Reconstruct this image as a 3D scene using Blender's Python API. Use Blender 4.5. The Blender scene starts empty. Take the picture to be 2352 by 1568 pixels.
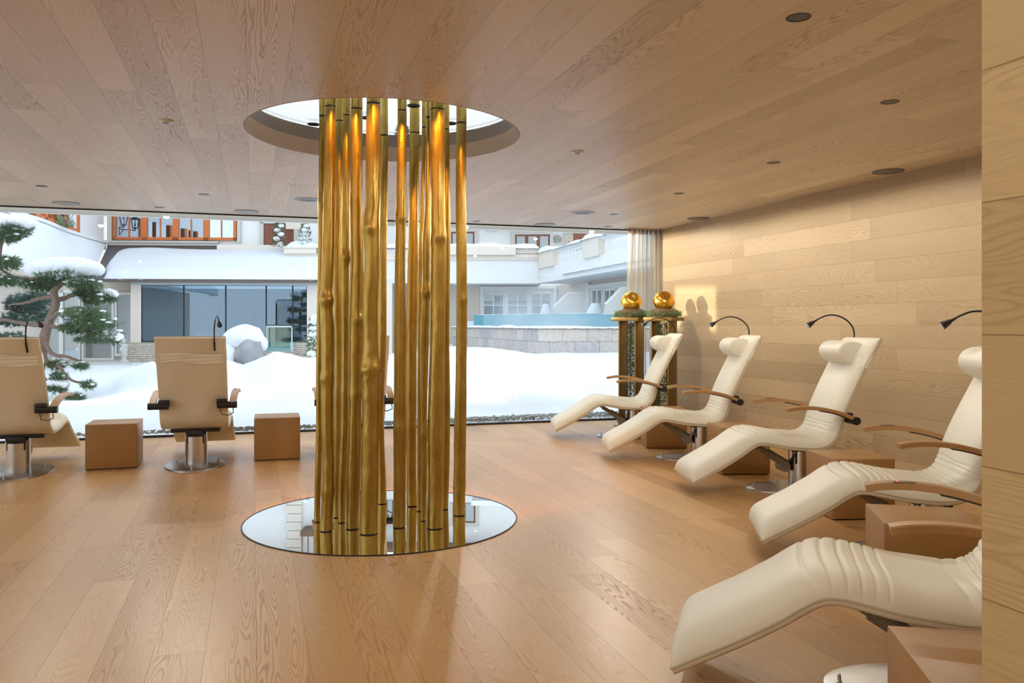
import bpy, bmesh, math, random
from mathutils import Vector, Matrix, noise
random.seed(7)
C = bpy.context.scene.collection
PI = math.pi
# ------------------------------------------------------------------ camera model
F, CX, HY, EYE = 1877.0, 1176.0, 745.0, 1.3
YAW = math.radians(17.6)
SN, CS = math.sin(YAW), math.cos(YAW)
def Q(px, t, z=0.0):
    "world point that lies t metres ahead of the camera in column px"
    l = (px - CX) / F * t
    return Vector((l * CS + t * SN, t * CS - l * SN, z))
def zat(py, t): return EYE + (HY - py) / F * t
def onfloor(px, py, z=0.0):
    t = (EYE - z) * F / (py - HY)
    return Q(px, t, z)

cam = bpy.data.cameras.new('camera'); co = bpy.data.objects.new('camera', cam); C.objects.link(co)
co.location = (0, 0, EYE); co.rotation_euler = (PI / 2, 0, -YAW)
cam.sensor_width = 36; cam.lens = 36 * F / 2352; cam.shift_y = -39 / 2352
cam.clip_start = .05; cam.clip_end = 500
bpy.context.scene.camera = co

# ------------------------------------------------------------------ node helpers
class NT:
    def __init__(s, name):
        s.m = bpy.data.materials.new(name); s.m.use_nodes = True
        s.t = s.m.node_tree; s.t.nodes.clear()
        s.out = s.t.nodes.new('ShaderNodeOutputMaterial')
    def n(s, typ, **kw):
        nd = s.t.nodes.new('ShaderNode' + typ)
        for k, v in kw.items(): setattr(nd, k, v)
        return nd
    def set(s, sock, v):
        if v is None: return
        if hasattr(v, 'links'): s.t.links.new(v, sock)
        elif isinstance(v, (tuple, list)) and len(v) == 3 and sock.type == 'RGBA': sock.default_value = (*v, 1)
        else: sock.default_value = v
    def math(s, op, a, b=None, c=None, clamp=False):
        nd = s.n('Math', operation=op, use_clamp=clamp)
        for i, v in enumerate((a, b, c)):
            if v is not None: s.set(nd.inputs[i], v)
        return nd.outputs[0]
    def mix(s, f, a, b, blend='MIX'):
        nd = s.n('Mix', data_type='RGBA', blend_type=blend)
        s.set(nd.inputs[0], f); s.set(nd.inputs[6], a); s.set(nd.inputs[7], b)
        return nd.outputs[2]
    def comb(s, x, y, z):
        nd = s.n('CombineXYZ')
        for i, v in enumerate((x, y, z)): s.set(nd.inputs[i], v)
        return nd.outputs[0]
    def noise(s, vec, scale, detail=2, rough=.5, dist=0):
        nd = s.n('TexNoise'); s.set(nd.inputs['Vector'], vec)
        nd.inputs['Scale'].default_value = scale; nd.inputs['Detail'].default_value = detail
        nd.inputs['Roughness'].default_value = rough; nd.inputs['Distortion'].default_value = dist
        return nd.outputs[0]
    def white(s, vec):
        nd = s.n('TexWhiteNoise', noise_dimensions='3D'); s.set(nd.inputs[0], vec); return nd.outputs[1]
    def rng(s, v, a, b, c, d, smooth=True):
        nd = s.n('MapRange'); nd.interpolation_type = 'SMOOTHSTEP' if smooth else 'LINEAR'
        for i, x in enumerate((v, a, b, c, d)): s.set(nd.inputs[i], x)
        return nd.outputs[0]
    def bsdf(s, col, rough=.5, metal=0, spec=.5, bump=None, bstr=.2, bdist=.01, **kw):
        b = s.n('BsdfPrincipled')
        s.set(b.inputs['Base Color'], col); s.set(b.inputs['Roughness'], rough)
        s.set(b.inputs['Metallic'], metal); b.inputs['Specular IOR Level'].default_value = spec
        for k, v in kw.items(): s.set(b.inputs[k.replace('_', ' ')], v)
        if bump is not None:
            bp = s.n('Bump'); bp.inputs['Strength'].default_value = bstr; bp.inputs['Distance'].default_value = bdist
            s.set(bp.inputs['Height'], bump); s.t.links.new(bp.outputs[0], b.inputs['Normal'])
        s.t.links.new(b.outputs[0], s.out.inputs[0]); s.b = b
        return b
    def obj(s): return s.n('TexCoord').outputs['Object']

def plain(name, col, rough=.5, metal=0, spec=.5, nscale=0, namt=0, bstr=0, bdist=.01, **kw):
    m = NT(name); c = col; h = None
    if nscale:
        h = m.noise(m.obj(), nscale, 3)
        c = m.mix(h, tuple(x * (1 - namt) for x in col), tuple(min(1, x * (1 + namt)) for x in col))
    m.bsdf(c, rough, metal, spec, bump=h if bstr else None, bstr=bstr, bdist=bdist, **kw)
    return m.m

def oak(name, along, across, c1, c2, cl, W=.195, L=2.1, off=.014, planks=True, rough=.42, spec=.4, gs=1.0, amp=1.0, seam=.62, tone=1.0):
    "oak boards: random board tone, cathedral growth rings, fine pores, dark joints"
    m = NT(name)
    sp = m.n('SeparateXYZ'); m.set(sp.inputs[0], m.obj())
    u = sp.outputs[along]
    v = m.math('ADD', sp.outputs[0], sp.outputs[1]) if across == 'xy' else sp.outputs[across]
    if planks:
        vv = m.math('DIVIDE', m.math('SUBTRACT', v, off), W)
        row = m.math('FLOOR', vv); fv = m.math('FRACT', vv)
        rs = m.n('SeparateXYZ'); m.set(rs.inputs[0], m.white(m.comb(row, 3.7, 1.1)))
        uu = m.math('ADD', m.math('DIVIDE', u, L), m.math('MULTIPLY', rs.outputs[0], 7.0))
        col = m.math('FLOOR', uu); fu = m.math('FRACT', uu)
        rnd = m.n('SeparateXYZ'); m.set(rnd.inputs[0], m.white(m.comb(row, col, 5.3)))
        r1, r2, r3 = rnd.outputs
        ev = m.math('MULTIPLY', m.math('MINIMUM', fv, m.math('SUBTRACT', 1.0, fv)), W)
        eu = m.math('MULTIPLY', m.math('MINIMUM', fu, m.math('SUBTRACT', 1.0, fu)), L)
        e = m.math('MINIMUM', ev, eu)
        joint = m.rng(e, .0004, .0018, 1.0, 0.0)
    else:
        r1 = r2 = r3 = .5; joint = 0.0
    so = m.math('MULTIPLY', r1, 43.0)
    so2 = m.math('MULTIPLY', r3, 31.0)
    # cathedral rings: contour lines of a stretched smooth field
    g = m.noise(m.comb(m.math('MULTIPLY', u, .72 * gs), m.math('MULTIPLY', v, 7.6 * gs), m.math('ADD', so, so2)), 1.0, 1.5, .45)
    w = m.noise(m.comb(m.math('MULTIPLY', u, 9.0 * gs), m.math('MULTIPLY', v, 22.0 * gs), so2), 1.0, 0)
    ph = m.math('ADD', m.math('MULTIPLY', g, 31.0), m.math('MULTIPLY', w, .75))
    fr = m.math('FRACT', ph)
    ring = m.rng(m.math('ABSOLUTE', m.math('SUBTRACT', fr, .5)), .0, .30, 1.0, 0.0)
    am = m.rng(m.noise(m.comb(m.math('MULTIPLY', u, .7), m.math('MULTIPLY', v, 5.0), so2), 1.0, 0), .35, .62, .25, 1.0)
    am = m.math('MULTIPLY', am, m.math('ADD', .15, m.math('MULTIPLY', r2, .95)))
    ring = m.math('MULTIPLY', m.math('MULTIPLY', ring, am), amp)
    pore = m.noise(m.comb(m.math('MULTIPLY', u, 9.0), m.math('MULTIPLY', v, 330.0), so), 1.0, 1, .6)
    tn = m.noise(m.comb(m.math('MULTIPLY', u, .9), m.math('MULTIPLY', v, 4.0), so), 1.0, 0)
    base = m.mix(m.math('ADD', m.math('MULTIPLY', r3, .75 * tone), m.math('MULTIPLY', tn, .35)), c1, c2)
    c = m.mix(m.math('MULTIPLY', ring, .62, clamp=True), base, cl)
    c = m.mix(m.rng(pore, .35, .7, .0, .16), c, cl)
    c = m.mix(m.math('MULTIPLY', joint, seam), c, tuple(x * .35 for x in cl))
    rg = m.math('ADD', rough, m.math('MULTIPLY', ring, .12))
    m.bsdf(c, rg, 0, spec)
    return m.m

M = {}
M['floor'] = oak('oak_floor', 1, 0, (.74, .48, .225), (.53, .315, .13), (.33, .155, .055), rough=.34, spec=.45, tone=.9)
M['ceil'] = oak('oak_ceiling', 1, 0, (.86, .73, .56), (.66, .545, .405), (.40, .29, .195), rough=.38, spec=.45, L=2.3, off=-.03)
M['wall'] = oak('oak_wall', 1, 2, (.68, .525, .33), (.46, .34, .205), (.33, .215, .11), rough=.5, L=2.0, off=-.072, amp=.8, spec=.3)
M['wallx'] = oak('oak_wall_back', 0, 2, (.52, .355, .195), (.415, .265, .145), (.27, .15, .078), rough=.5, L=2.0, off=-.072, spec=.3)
M['jamb'] = oak('oak_near_wall', 1, 2, (.68, .50, .26), (.58, .41, .205), (.40, .25, .105), rough=.55, L=2.6, off=-.08, gs=1.3, amp=.8, spec=.2)
M['veneer'] = oak('oak_veneer', 2, 'xy', (.48, .275, .11), (.38, .205, .075), (.26, .13, .045), planks=False, rough=.42, gs=1.6, amp=.35)
M['arm'] = oak('bent_beech', 0, 1, (.52, .31, .14), (.42, .235, .10), (.28, .14, .055), planks=False, rough=.38, gs=3, amp=.35)
M['armedge'] = oak('laminated_edge', 0, 2, (.50, .25, .12), (.34, .15, .07), (.22, .09, .04), planks=False, rough=.45, gs=4, amp=.6)
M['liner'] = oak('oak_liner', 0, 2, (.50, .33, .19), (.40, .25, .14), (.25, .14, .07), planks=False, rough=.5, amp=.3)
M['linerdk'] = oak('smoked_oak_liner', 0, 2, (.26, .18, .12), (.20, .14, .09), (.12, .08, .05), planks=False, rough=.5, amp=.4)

def leather(name, c):
    m = NT(name); o = m.obj()
    h = m.noise(o, 420, 2)
    big = m.noise(o, 5, 2)
    col = m.mix(big, tuple(x * .96 for x in c), c)
    m.bsdf(col, .46, 0, .4, bump=h, bstr=.08, bdist=.002)
    return m.m
M['leather'] = leather('ivory_leather', (.90, .875, .76))
M['shell'] = leather('beige_back_leather', (.80, .73, .58))
M['piping'] = plain('piping_cord', (.60, .53, .40), .6)
M['steel'] = plain('brushed_steel', (.62, .62, .62), .24, 1.0)
M['steelplate'] = plain('steel_plate', (.42, .42, .42), .33, 1.0)
M['black'] = plain('black_metal', (.012, .012, .015), .45)
M['blackrub'] = plain('black_rubber', (.02, .02, .022), .6)
M['greytan'] = plain('actuator_plastic', (.30, .27, .21), .5)
M['lens'] = plain('lamp_lens', (.7, .8, .85), .15)
def emis(name, col, s):
    m = NT(name); m.bsdf(col, .5, Emission_Color=(*col, 1), Emission_Strength=s); return m.m
M['led'] = emis('red_led', (1.0, .08, .03), 3)
M['panel'] = plain('control_panel_plastic', (.10, .085, .06), .4)
# gilded bark
def gold():
    m = NT('gold_leaf_bark'); o = m.obj()
    mp = m.n('Mapping'); m.set(mp.inputs[0], o); mp.inputs['Scale'].default_value = (1, 1, .35)
    a = m.noise(mp.outputs[0], 16, 4, .6); b = m.noise(o, 90, 3, .6)
    pit = m.rng(m.noise(mp.outputs[0], 34, 2), .68, .78, 0, 1)
    col = m.mix(m.rng(a, .3, .7, 0, 1), (.38, .25, .05), (.50, .35, .09))
    col = m.mix(m.math('MULTIPLY', pit, .5), col, (.22, .11, .015))
    h = m.math('ADD', m.math('MULTIPLY', a, 1.0), m.math('MULTIPLY', b, .18))
    m.bsdf(col, .34, .88, .5, bump=h, bstr=.45, bdist=.012)
    return m.m
M['gold'] = gold()
M['goldfruit'] = plain('polished_gold', (.80, .46, .07), .24, 1.0, nscale=7, namt=.25, bstr=.15, bdist=.01)
M['goldwood'] = plain('gold_painted_wood', (.27, .17, .045), .34, .5, nscale=6, namt=.12)
M['ring'] = plain('dark_gap_ring', (.02, .014, .008), .6)
def mirror():
    m = NT('mirror_glass'); m.bsdf((.86, .89, .88), .0, 1.0); return m.m
M['mirror'] = mirror()
def glass(name, tint, refl=1.0, base=.04, coat=(1, 1, 1)):
    "thin clear pane: straight-through transmission plus fresnel reflection"
    m = NT(name); tr = m.n('BsdfTransparent'); gl = m.n('BsdfGlossy'); mx = m.n('MixShader')
    m.set(tr.inputs[0], tint); gl.inputs['Roughness'].default_value = 0.0; m.set(gl.inputs[0], coat)
    fr = m.n('Fresnel'); fr.inputs[0].default_value = 1.45
    f = m.math('ADD', m.math('MULTIPLY', fr.outputs[0], refl), base - .04, clamp=True)
    m.set(mx.inputs[0], f); m.t.links.new(tr.outputs[0], mx.inputs[1]); m.t.links.new(gl.outputs[0], mx.inputs[2])
    m.t.links.new(mx.outputs[0], m.out.inputs[0]); return m.m
M['glass'] = glass('window_glass', (.97, .985, .98), .5)
M['bldglass'] = glass('pavilion_glass', (.60, .76, .86), 1.0, .17, (.66, .82, .98))
M['darkglass'] = glass('reflective_window_glass', (.5, .6, .65), 1.0, .60, (.80, .90, 1.0))
M['tubglass'] = glass('tub_glass', (.72, .86, .82), .8, .12)
def snow():
    m = NT('snow'); o = m.obj()
    h = m.math('ADD', m.noise(o, 1.6, 4, .55), m.math('MULTIPLY', m.noise(o, 28, 3), .06))
    m.bsdf((.80, .835, .88), .7, 0, .2, bump=h, bstr=.35, bdist=.12)
    return m.m
M['snow'] = snow()
M['white'] = plain('white_render', (.84, .85, .85), .8, nscale=2, namt=.03)
M['cream'] = plain('cream_render', (.80, .73, .64), .8, nscale=1.5, namt=.04)
M['greytrim'] = plain('grey_stone_trim', (.60, .58, .54), .7, nscale=4, namt=.05)
M['whitepaint'] = plain('white_paint', (.86, .88, .88), .5)
M['orangewood'] = oak('orange_window_wood', 2, 0, (.70, .20, .055), (.60, .16, .04), (.40, .09, .02), planks=False, amp=.3)
M['doorwood'] = oak('red_brown_door', 2, 0, (.27, .10, .06), (.22, .08, .045), (.12, .04, .02), planks=False, amp=.5)
M['timber'] = oak('dark_timber', 2, 0, (.20, .10, .06), (.16, .08, .05), (.08, .04, .02), planks=False, amp=.5)
M['slate'] = plain('slate_shingle', (.13, .12, .14), .6, nscale=9, namt=.3)
M['gutter'] = plain('brown_gutter', (.13, .10, .09), .5)
M['darkframe'] = plain('dark_mullion', (.04, .05, .06), .5)
M['room'] = plain('dim_interior', (.16, .17, .16), .8)
M['curtainroom'] = plain('grey_net_curtain', (.45, .50, .52), .8, nscale=30, namt=.2)
M['headframe'] = plain('pale_window_head', (.62, .66, .66), .5)
def stone(name, ca, cb, cm, sx, sy, rows, sc=1.0, bw=.42):
    m = NT(name)
    br = m.n('TexBrick'); sp = m.n('SeparateXYZ'); m.set(sp.inputs[0], m.obj())
    wob = m.noise(m.obj(), 3, 2)
    m.set(br.inputs['Vector'], m.comb(m.math('ADD', sp.outputs[0], m.math('MULTIPLY', wob, .05)), m.math('ADD', sp.outputs[2], m.math('MULTIPLY', wob, .04)), 0.0))
    m.set(br.inputs['Color1'], ca); m.set(br.inputs['Color2'], cb); m.set(br.inputs['Mortar'], cm)
    br.inputs['Scale'].default_value = 1; br.inputs['Brick Width'].default_value = bw; br.inputs['Row Height'].default_value = rows
    br.inputs['Mortar Size'].default_value = .008; br.inputs['Bias'].default_value = 0
    n2 = m.noise(m.obj(), 9 * sc, 4, .65)
    col = m.mix(m.rng(n2, .35, .7, 0, .55), br.outputs[0], (.66, .64, .62))
    col = m.mix(m.rng(m.noise(m.obj(), 3.1, 3), .58, .75, 0, .6), col, tuple(x * .6 for x in ca))
    m.bsdf(col, .85, 0, .2, bump=m.math('SUBTRACT', n2, br.outputs[1]), bstr=.6, bdist=.03)
    return m.m
M['poolstone'] = stone('granite_blocks', (.62, .54, .46), (.42, .41, .42), (.26, .19, .15), 1, 1, .30, bw=.62)
M['stackstone'] = stone('stacked_ledge_stone', (.66, .55, .42), (.50, .44, .36), (.22, .19, .16), 1, 1, .075, bw=.40)
M['needle'] = plain('pine_needles', (.10, .17, .085), .6, nscale=3, namt=.45)
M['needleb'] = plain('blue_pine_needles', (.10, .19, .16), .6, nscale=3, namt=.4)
M['bark'] = plain('pine_bark', (.20, .14, .11), .85, nscale=14, namt=.4, bstr=.6, bdist=.02)
M['boulder'] = plain('grey_boulder', (.34, .34, .36), .85, nscale=4, namt=.45, bstr=.6, bdist=.08)
M['gravel'] = plain('grey_gravel', (.40, .43, .42), .8, nscale=12, namt=.6)
M['teal'] = plain('teal_pool_tile', (.16, .42, .50), .25)
M['water'] = plain('pool_water', (.45, .72, .80), .05)
M['statue'] = plain('weathered_statue_stone', (.62, .62, .60), .8, nscale=12, namt=.2)
M['iron'] = plain('black_wrought_iron', (.02, .025, .03), .5)
M['moss'] = plain('green_moss', (.20, .29, .15), .8, nscale=20, namt=.5)
M['leafy'] = plain('trailing_ivy_leaf', (.10, .16, .07), .6, nscale=15, namt=.5)
M['twig'] = plain('brown_twig', (.17, .10, .05), .8)
M['bead'] = plain('silver_bead', (.75, .78, .8), .15, 1.0)
M['flower'] = plain('magenta_flower', (.45, .04, .16), .6)
M['greyp'] = plain('grey_grille', (.16, .15, .15), .5)
M['greyl'] = plain('light_grille', (.36, .37, .39), .5)
M['canblack'] = plain('black_baffle', (.012, .012, .013), .35)
M['detector'] = plain('white_detector_plastic', (.85, .86, .87), .35)
def sheer():
    m = NT('sheer_curtain'); d = m.n('BsdfDiffuse'); tl = m.n('BsdfTranslucent'); tr = m.n('BsdfTransparent')
    a = m.n('MixShader'); b = m.n('MixShader')
    m.set(d.inputs[0], (.66, .58, .44)); m.set(tl.inputs[0], (.78, .72, .58))
    a.inputs[0].default_value = .5; b.inputs[0].default_value = .42
    L = m.t.links.new
    L(d.outputs[0], a.inputs[1]); L(tl.outputs[0], a.inputs[2]); L(a.outputs[0], b.inputs[1]); L(tr.outputs[0], b.inputs[2]); L(b.outputs[0], m.out.inputs[0])
    return m.m
M['sheer'] = sheer()

# ------------------------------------------------------------------ mesh builder
class MB:
    def __init__(s): s.v = []; s.f = []
    def add(s, vs, fs):
        b = len(s.v); s.v += [tuple(x) for x in vs]; s.f += [tuple(i + b for i in f) for f in fs]; return s
    def box(s, x0, x1, y0, y1, z0, z1, mat=None):
        vs = [Vector((x, y, z)) for z in (z0, z1) for x, y in ((x0, y0), (x1, y0), (x1, y1), (x0, y1))]
        if mat is not None: vs = [mat @ v for v in vs]
        return s.add(vs, [(3, 2, 1, 0), (4, 5, 6, 7), (0, 1, 5, 4), (1, 2, 6, 5), (2, 3, 7, 6), (3, 0, 4, 7)])
    def bbox(s, x0, x1, y0, y1, z0, z1, b=.004, mat=None):
        "box with chamfered edges"
        bm = bmesh.new(); bmesh.ops.create_cube(bm, size=1)
        for v in bm.verts: v.co = Vector(((x0 + x1) / 2 + v.co.x * (x1 - x0), (y0 + y1) / 2 + v.co.y * (y1 - y0), (z0 + z1) / 2 + v.co.z * (z1 - z0)))
        bmesh.ops.bevel(bm, geom=bm.edges[:], offset=b, segments=2, affect='EDGES', profile=.5)
        bm.verts.ensure_lookup_table()
        vs = [(mat @ v.co if mat is not None else v.co.copy()) for v in bm.verts]
        s.add(vs, [tuple(v.index for v in f.verts) for f in bm.faces]); bm.free(); return s
    def tube(s, pts, r, n=10, cap=True, sq=None):
        pts = [Vector(p) for p in pts]; m = len(pts)
        rs = r if isinstance(r, (list, tuple)) else [r] * m
        up = None; vs = []
        for i, p in enumerate(pts):
            d = (pts[min(i + 1, m - 1)] - pts[max(i - 1, 0)]).normalized()
            if up is None: up = Vector((0, 0, 1)) if abs(d.z) < .9 else Vector((1, 0, 0))
            a = d.cross(up); a.normalize(); b = a.cross(d); up = b
            for k in range(n):
                th = 2 * PI * k / n; q = 1
                vs.append(p + (a * math.cos(th) + b * math.sin(th)) * rs[i])
        fs = [(i * n + k, i * n + (k + 1) % n, (i + 1) * n + (k + 1) % n, (i + 1) * n + k) for i in range(m - 1) for k in range(n)]
        if cap: fs += [tuple(range(n))[::-1], tuple(range((m - 1) * n, m * n))]
        return s.add(vs, fs)
    def lathe(s, prof, n=32, c=(0, 0, 0), sx=1, sy=1, mat=None):
        vs = []; m = len(prof)
        for r, z in prof:
            for k in range(n):
                th = 2 * PI * k / n
                p = Vector((c[0] + r * sx * math.cos(th), c[1] + r * sy * math.sin(th), c[2] + z))
                vs.append(mat @ p if mat is not None else p)
        fs = [(i * n + k, i * n + (k + 1) % n, (i + 1) * n + (k + 1) % n, (i + 1) * n + k) for i in range(m - 1) for k in range(n)]
        if prof[0][0] > 0: fs.append(tuple(range(n))[::-1])
        if prof[-1][0] > 0: fs.append(tuple(range((m - 1) * n, m * n)))
        return s.add(vs, fs)
    def prism(s, poly, y0, y1, mat=None, plane='xz'):
        n = len(poly)
        if plane == 'xz': vs = [Vector((a, y, b)) for y in (y0, y1) for a, b in poly]
        else: vs = [Vector((a, b, y)) for y in (y0, y1) for a, b in poly]
        if mat is not None: vs = [mat @ v for v in vs]
        return s.add(vs, [tuple(range(n)), tuple(range(n, 2 * n))[::-1]] + [(i, i + n, (i + 1) % n + n, (i + 1) % n) for i in range(n)])
    def blob(s, c, r, n=10, seed=0, amp=.15, fr=1.5, flat=None):
        c = Vector(c); vs = []; m = n
        for i in range(m + 1):
            ph = PI * i / m
            for k in range(2 * n):
                th = PI * k / n
                d = Vector((math.sin(ph) * math.cos(th), math.sin(ph) * math.sin(th), math.cos(ph)))
                q = 1 + amp * noise.noise(d * fr + Vector((seed * 3.1, seed * 1.7, 0)))
                p = Vector((d.x * r[0], d.y * r[1], d.z * r[2])) * q
                if flat is not None and p.z < flat: p.z = flat + (p.z - flat) * .15
                vs.append(c + p)
        w = 2 * n
        fs = [(i * w + k, (i + 1) * w + k, (i + 1) * w + (k + 1) % w, i * w + (k + 1) % w) for i in range(m) for k in range(w)]
        return s.add(vs, fs)
    def grid(s, rows, cols, fn):
        vs = [fn(i, j) for i in range(rows) for j in range(cols)]
        return s.add(vs, [(i * cols + j, i * cols + j + 1, (i + 1) * cols + j + 1, (i + 1) * cols + j) for i in range(rows - 1) for j in range(cols - 1)])
    def build(s, name, mat, parent=None, ang=.7, flat=False):
        me = bpy.data.meshes.new(name); me.from_pydata([tuple(v) for v in s.v], [], s.f)
        bm = bmesh.new(); bm.from_mesh(me); bmesh.ops.recalc_face_normals(bm, faces=bm.faces[:]); bm.to_mesh(me); bm.free()
        me.materials.append(M[mat] if isinstance(mat, str) else mat)
        if not flat:
            me.shade_smooth(); me.set_sharp_from_angle(angle=ang)
        o = bpy.data.objects.new(name, me); C.objects.link(o)
        if parent: o.parent = parent
        return o
def tag(o, label, cat, group=None):
    o['label'] = label; o['category'] = cat
    if group: o['group'] = group
    return o
def struct(o): o['kind'] = 'structure'; return o
def thing(name, label, cat, loc=(0, 0, 0), rz=0, group=None):
    o = bpy.data.objects.new(name, None); C.objects.link(o); o.empty_display_size = .1
    o.location = loc; o.rotation_euler = (0, 0, rz)
    return tag(o, label, cat, group)
def dup(src, loc, rz, label, group=None):
    r = src.copy(); C.objects.link(r); r.location = loc; r.rotation_euler = (0, 0, rz); r['label'] = label
    if group: r['group'] = group
    for ch in list(src.children):
        c = ch.copy(); C.objects.link(c); c.parent = r
        for g in ch.children:
            d = g.copy(); C.objects.link(d); d.parent = c
    return r
def spline(pts, n):
    "catmull-rom through pts resampled to n equally spaced points"
    P = [Vector(p) for p in pts]; P = [P[0] * 2 - P[1]] + P + [P[-1] * 2 - P[-2]]; out = []
    for i in range(1, len(P) - 2):
        for k in range(40):
            t = k / 40; a, b, c, d = P[i - 1:i + 3]
            out.append(.5 * ((2 * b) + (c - a) * t + (2 * a - 5 * b + 4 * c - d) * t * t + (3 * b - a - 3 * c + d) * t ** 3))
    out.append(P[-2]); L = [0]
    for i in range(1, len(out)): L.append(L[-1] + (out[i] - out[i - 1]).length)
    res = []; j = 0
    for k in range(n):
        t = L[-1] * k / (n - 1)
        while j < len(L) - 2 and L[j + 1] < t: j += 1
        f = (t - L[j]) / max(1e-9, L[j + 1] - L[j]); res.append(out[j].lerp(out[j + 1], min(1, f)))
    return res, L[-1]

# ------------------------------------------------------------------ room shell
WX, WY, H = 5.34, 10.2, 2.6
LX, BY = -8.0, -3.6
def cyl_cut(cuts, x, y, r, n=48):
    return (x, y, r, n)
HOLE = (.865, 5.60, .925)
MIR = (.83, 5.49, .895)
# ceiling fittings read off the picture -> real positions on the ceiling plane
def onceil(px, py):
    t = (H - EYE) * F / (HY - py); return Q(px, t, H)
cans = [(1834, 40), (2044, 234), (1777, 373), (1559, 444), (1410, 492), (1397, 520), (1095, 508), (468, 446), (366, 476), (95, 427)]
bigcans = [(708, 458), (1340, 488)]
fill_cans = [(-.2, 2.2), (-2.2, 2.2), (-4.6, 2.2), (-6.6, 4.5), (-4.6, 6.6), (-6.6, 8.8), (-.2, -.6), (-3, -1.6), (2.6, -1.9), (-6, -.6)]  # unseen downlights added to brighten the room
canpos = [onceil(*c) for c in cans] + [Vector((x, y, H)) for x, y in fill_cans]
bigpos = [onceil(*c) for c in bigcans]

def cut(o, cyls, z0, z1):
    b = MB()
    for x, y, r, n in cyls: b.lathe([(r, z0), (r, z1)], n, (x, y, 0))
    c = b.build('cutter', 'ceil', flat=True)
    md = o.modifiers.new('b', 'BOOLEAN'); md.operation = 'DIFFERENCE'; md.object = c; md.solver = 'EXACT'
    dg = bpy.context.evaluated_depsgraph_get(); me = bpy.data.meshes.new_from_object(o.evaluated_get(dg))
    o.modifiers.clear(); o.data = me
    me2 = c.data; bpy.data.objects.remove(c); bpy.data.meshes.remove(me2)

fl = MB().box(LX, WX, BY, WY + .06, -.12, 0).build('floor', 'floor', flat=True); struct(fl)
ce = MB().box(LX, WX, BY, WY + .06, H, H + .205).build('ceiling', 'ceil', flat=True); struct(ce)
cut(ce, [(HOLE[0], HOLE[1], HOLE[2], 96)] + [(p.x, p.y, .047, 24) for p in canpos] + [(p.x, p.y, .085, 32) for p in bigpos], H - .1, H + .4)
struct(MB().box(WX, WX + .2, BY, WY + .1, -.12, H + .2).build('wall_right', 'wall', flat=True))
struct(MB().box(LX, WX, BY - .2, BY, -.12, H + .2).build('wall_back', 'wallx', flat=True))
struct(MB().box(1.03, WX, -1.6, .944, 0, H).build('wall_near', 'jamb', flat=True))
# glazing
w = struct(MB().box(LX, WX - .005, WY + .02, WY + .035, .02, H - .005).build('window_1', 'glass', flat=True))
MB().box(LX, WX, WY, WY + .06, 0, .022).build('sill_channel', 'black', w, flat=True)
MB().box(LX, WX, WY - .012, WY + .01, H - .014, H).build('head_shadow_gap', 'black', w, flat=True)
MB().box(LX, WX, WY + .24, WY + .32, H - .035, H + .10).build('head_frame', 'whitepaint', w, flat=True)
w2 = struct(MB().box(LX - .03, LX - .015, BY, WY, .02, H - .02).build('window_2', 'glass', flat=True))
for k in range(5):
    y = BY + (WY - BY) * k / 4
    MB().box(LX - .07, LX + .01, y - .03, y + .03, 0, H).build('mullion', 'black', w2, flat=True)

# skylight drum: two timber tiers and a glass pane that carries lamps
hx, hy, hr = HOLE
def annulus(r0, r1, z0, z1, n=96):
    b = MB(); vs = []
    for r, z in ((r0, z0), (r1, z0), (r1, z1), (r0, z1)):
        for k in range(n): th = 2 * PI * k / n; vs.append((hx + r * math.cos(th), hy + r * math.sin(th), z))
    fs = [(a * n + k, a * n + (k + 1) % n, ((a + 1) % 4) * n + (k + 1) % n, ((a + 1) % 4) * n + k) for a in range(4) for k in range(n)]
    return b.add(vs, fs)
sk = thing('round_skylight', 'round glazed ceiling opening with two tier timber drum above the gilded trunks', 'skylight', (0, 0, 0))
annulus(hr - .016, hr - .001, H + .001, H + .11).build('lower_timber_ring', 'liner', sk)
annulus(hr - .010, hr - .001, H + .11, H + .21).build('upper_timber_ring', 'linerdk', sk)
MB().lathe([(hr - .01, H + .20), (hr - .01, H + .215)], 96, (hx, hy, 0)).build('glass_pane', 'glass', sk)

# ------------------------------------------------------------------ ceiling fittings
def ring(b, x, y, z, r0, r1, h, n=40):
    vs = []
    for r, zz in ((r0, z), (r1, z), (r1, z - h), (r0, z - h)):
        for k in range(n): th = 2 * PI * k / n; vs.append((x + r * math.cos(th), y + r * math.sin(th), zz))
    return b.add(vs, [(a * n + k, a * n + (k + 1) % n, ((a + 1) % 4) * n + (k + 1) % n, ((a + 1) % 4) * n + k) for a in range(4) for k in range(n)])
can_lab = ['downlight nearest the camera at the top right of the ceiling', 'downlight second nearest beside the right wall corner',
 'downlight above the third lounger from the window', 'downlight between the large grille and the curtain', 'downlight right of the large recessed spotlight by the window',
 'tiny downlight just in front of the curtain', 'tiny downlight by the window right of the gilded trunks', 'downlight left of the gilded trunks above the window chairs',
 'tiny downlight close to the window head on the left', 'leftmost small downlight']
def lamp(name, p, e, col, size, blend=1, rad=.03):
    l = bpy.data.lights.new(name, 'SPOT'); l.energy = e; l.color = col; l.spot_size = size; l.spot_blend = blend; l.shadow_soft_size = rad
    o = bpy.data.objects.new(name, l); C.objects.link(o); o.location = p; return o
POW = 72.0
WARM = (1.0, .92, .79)
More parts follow.
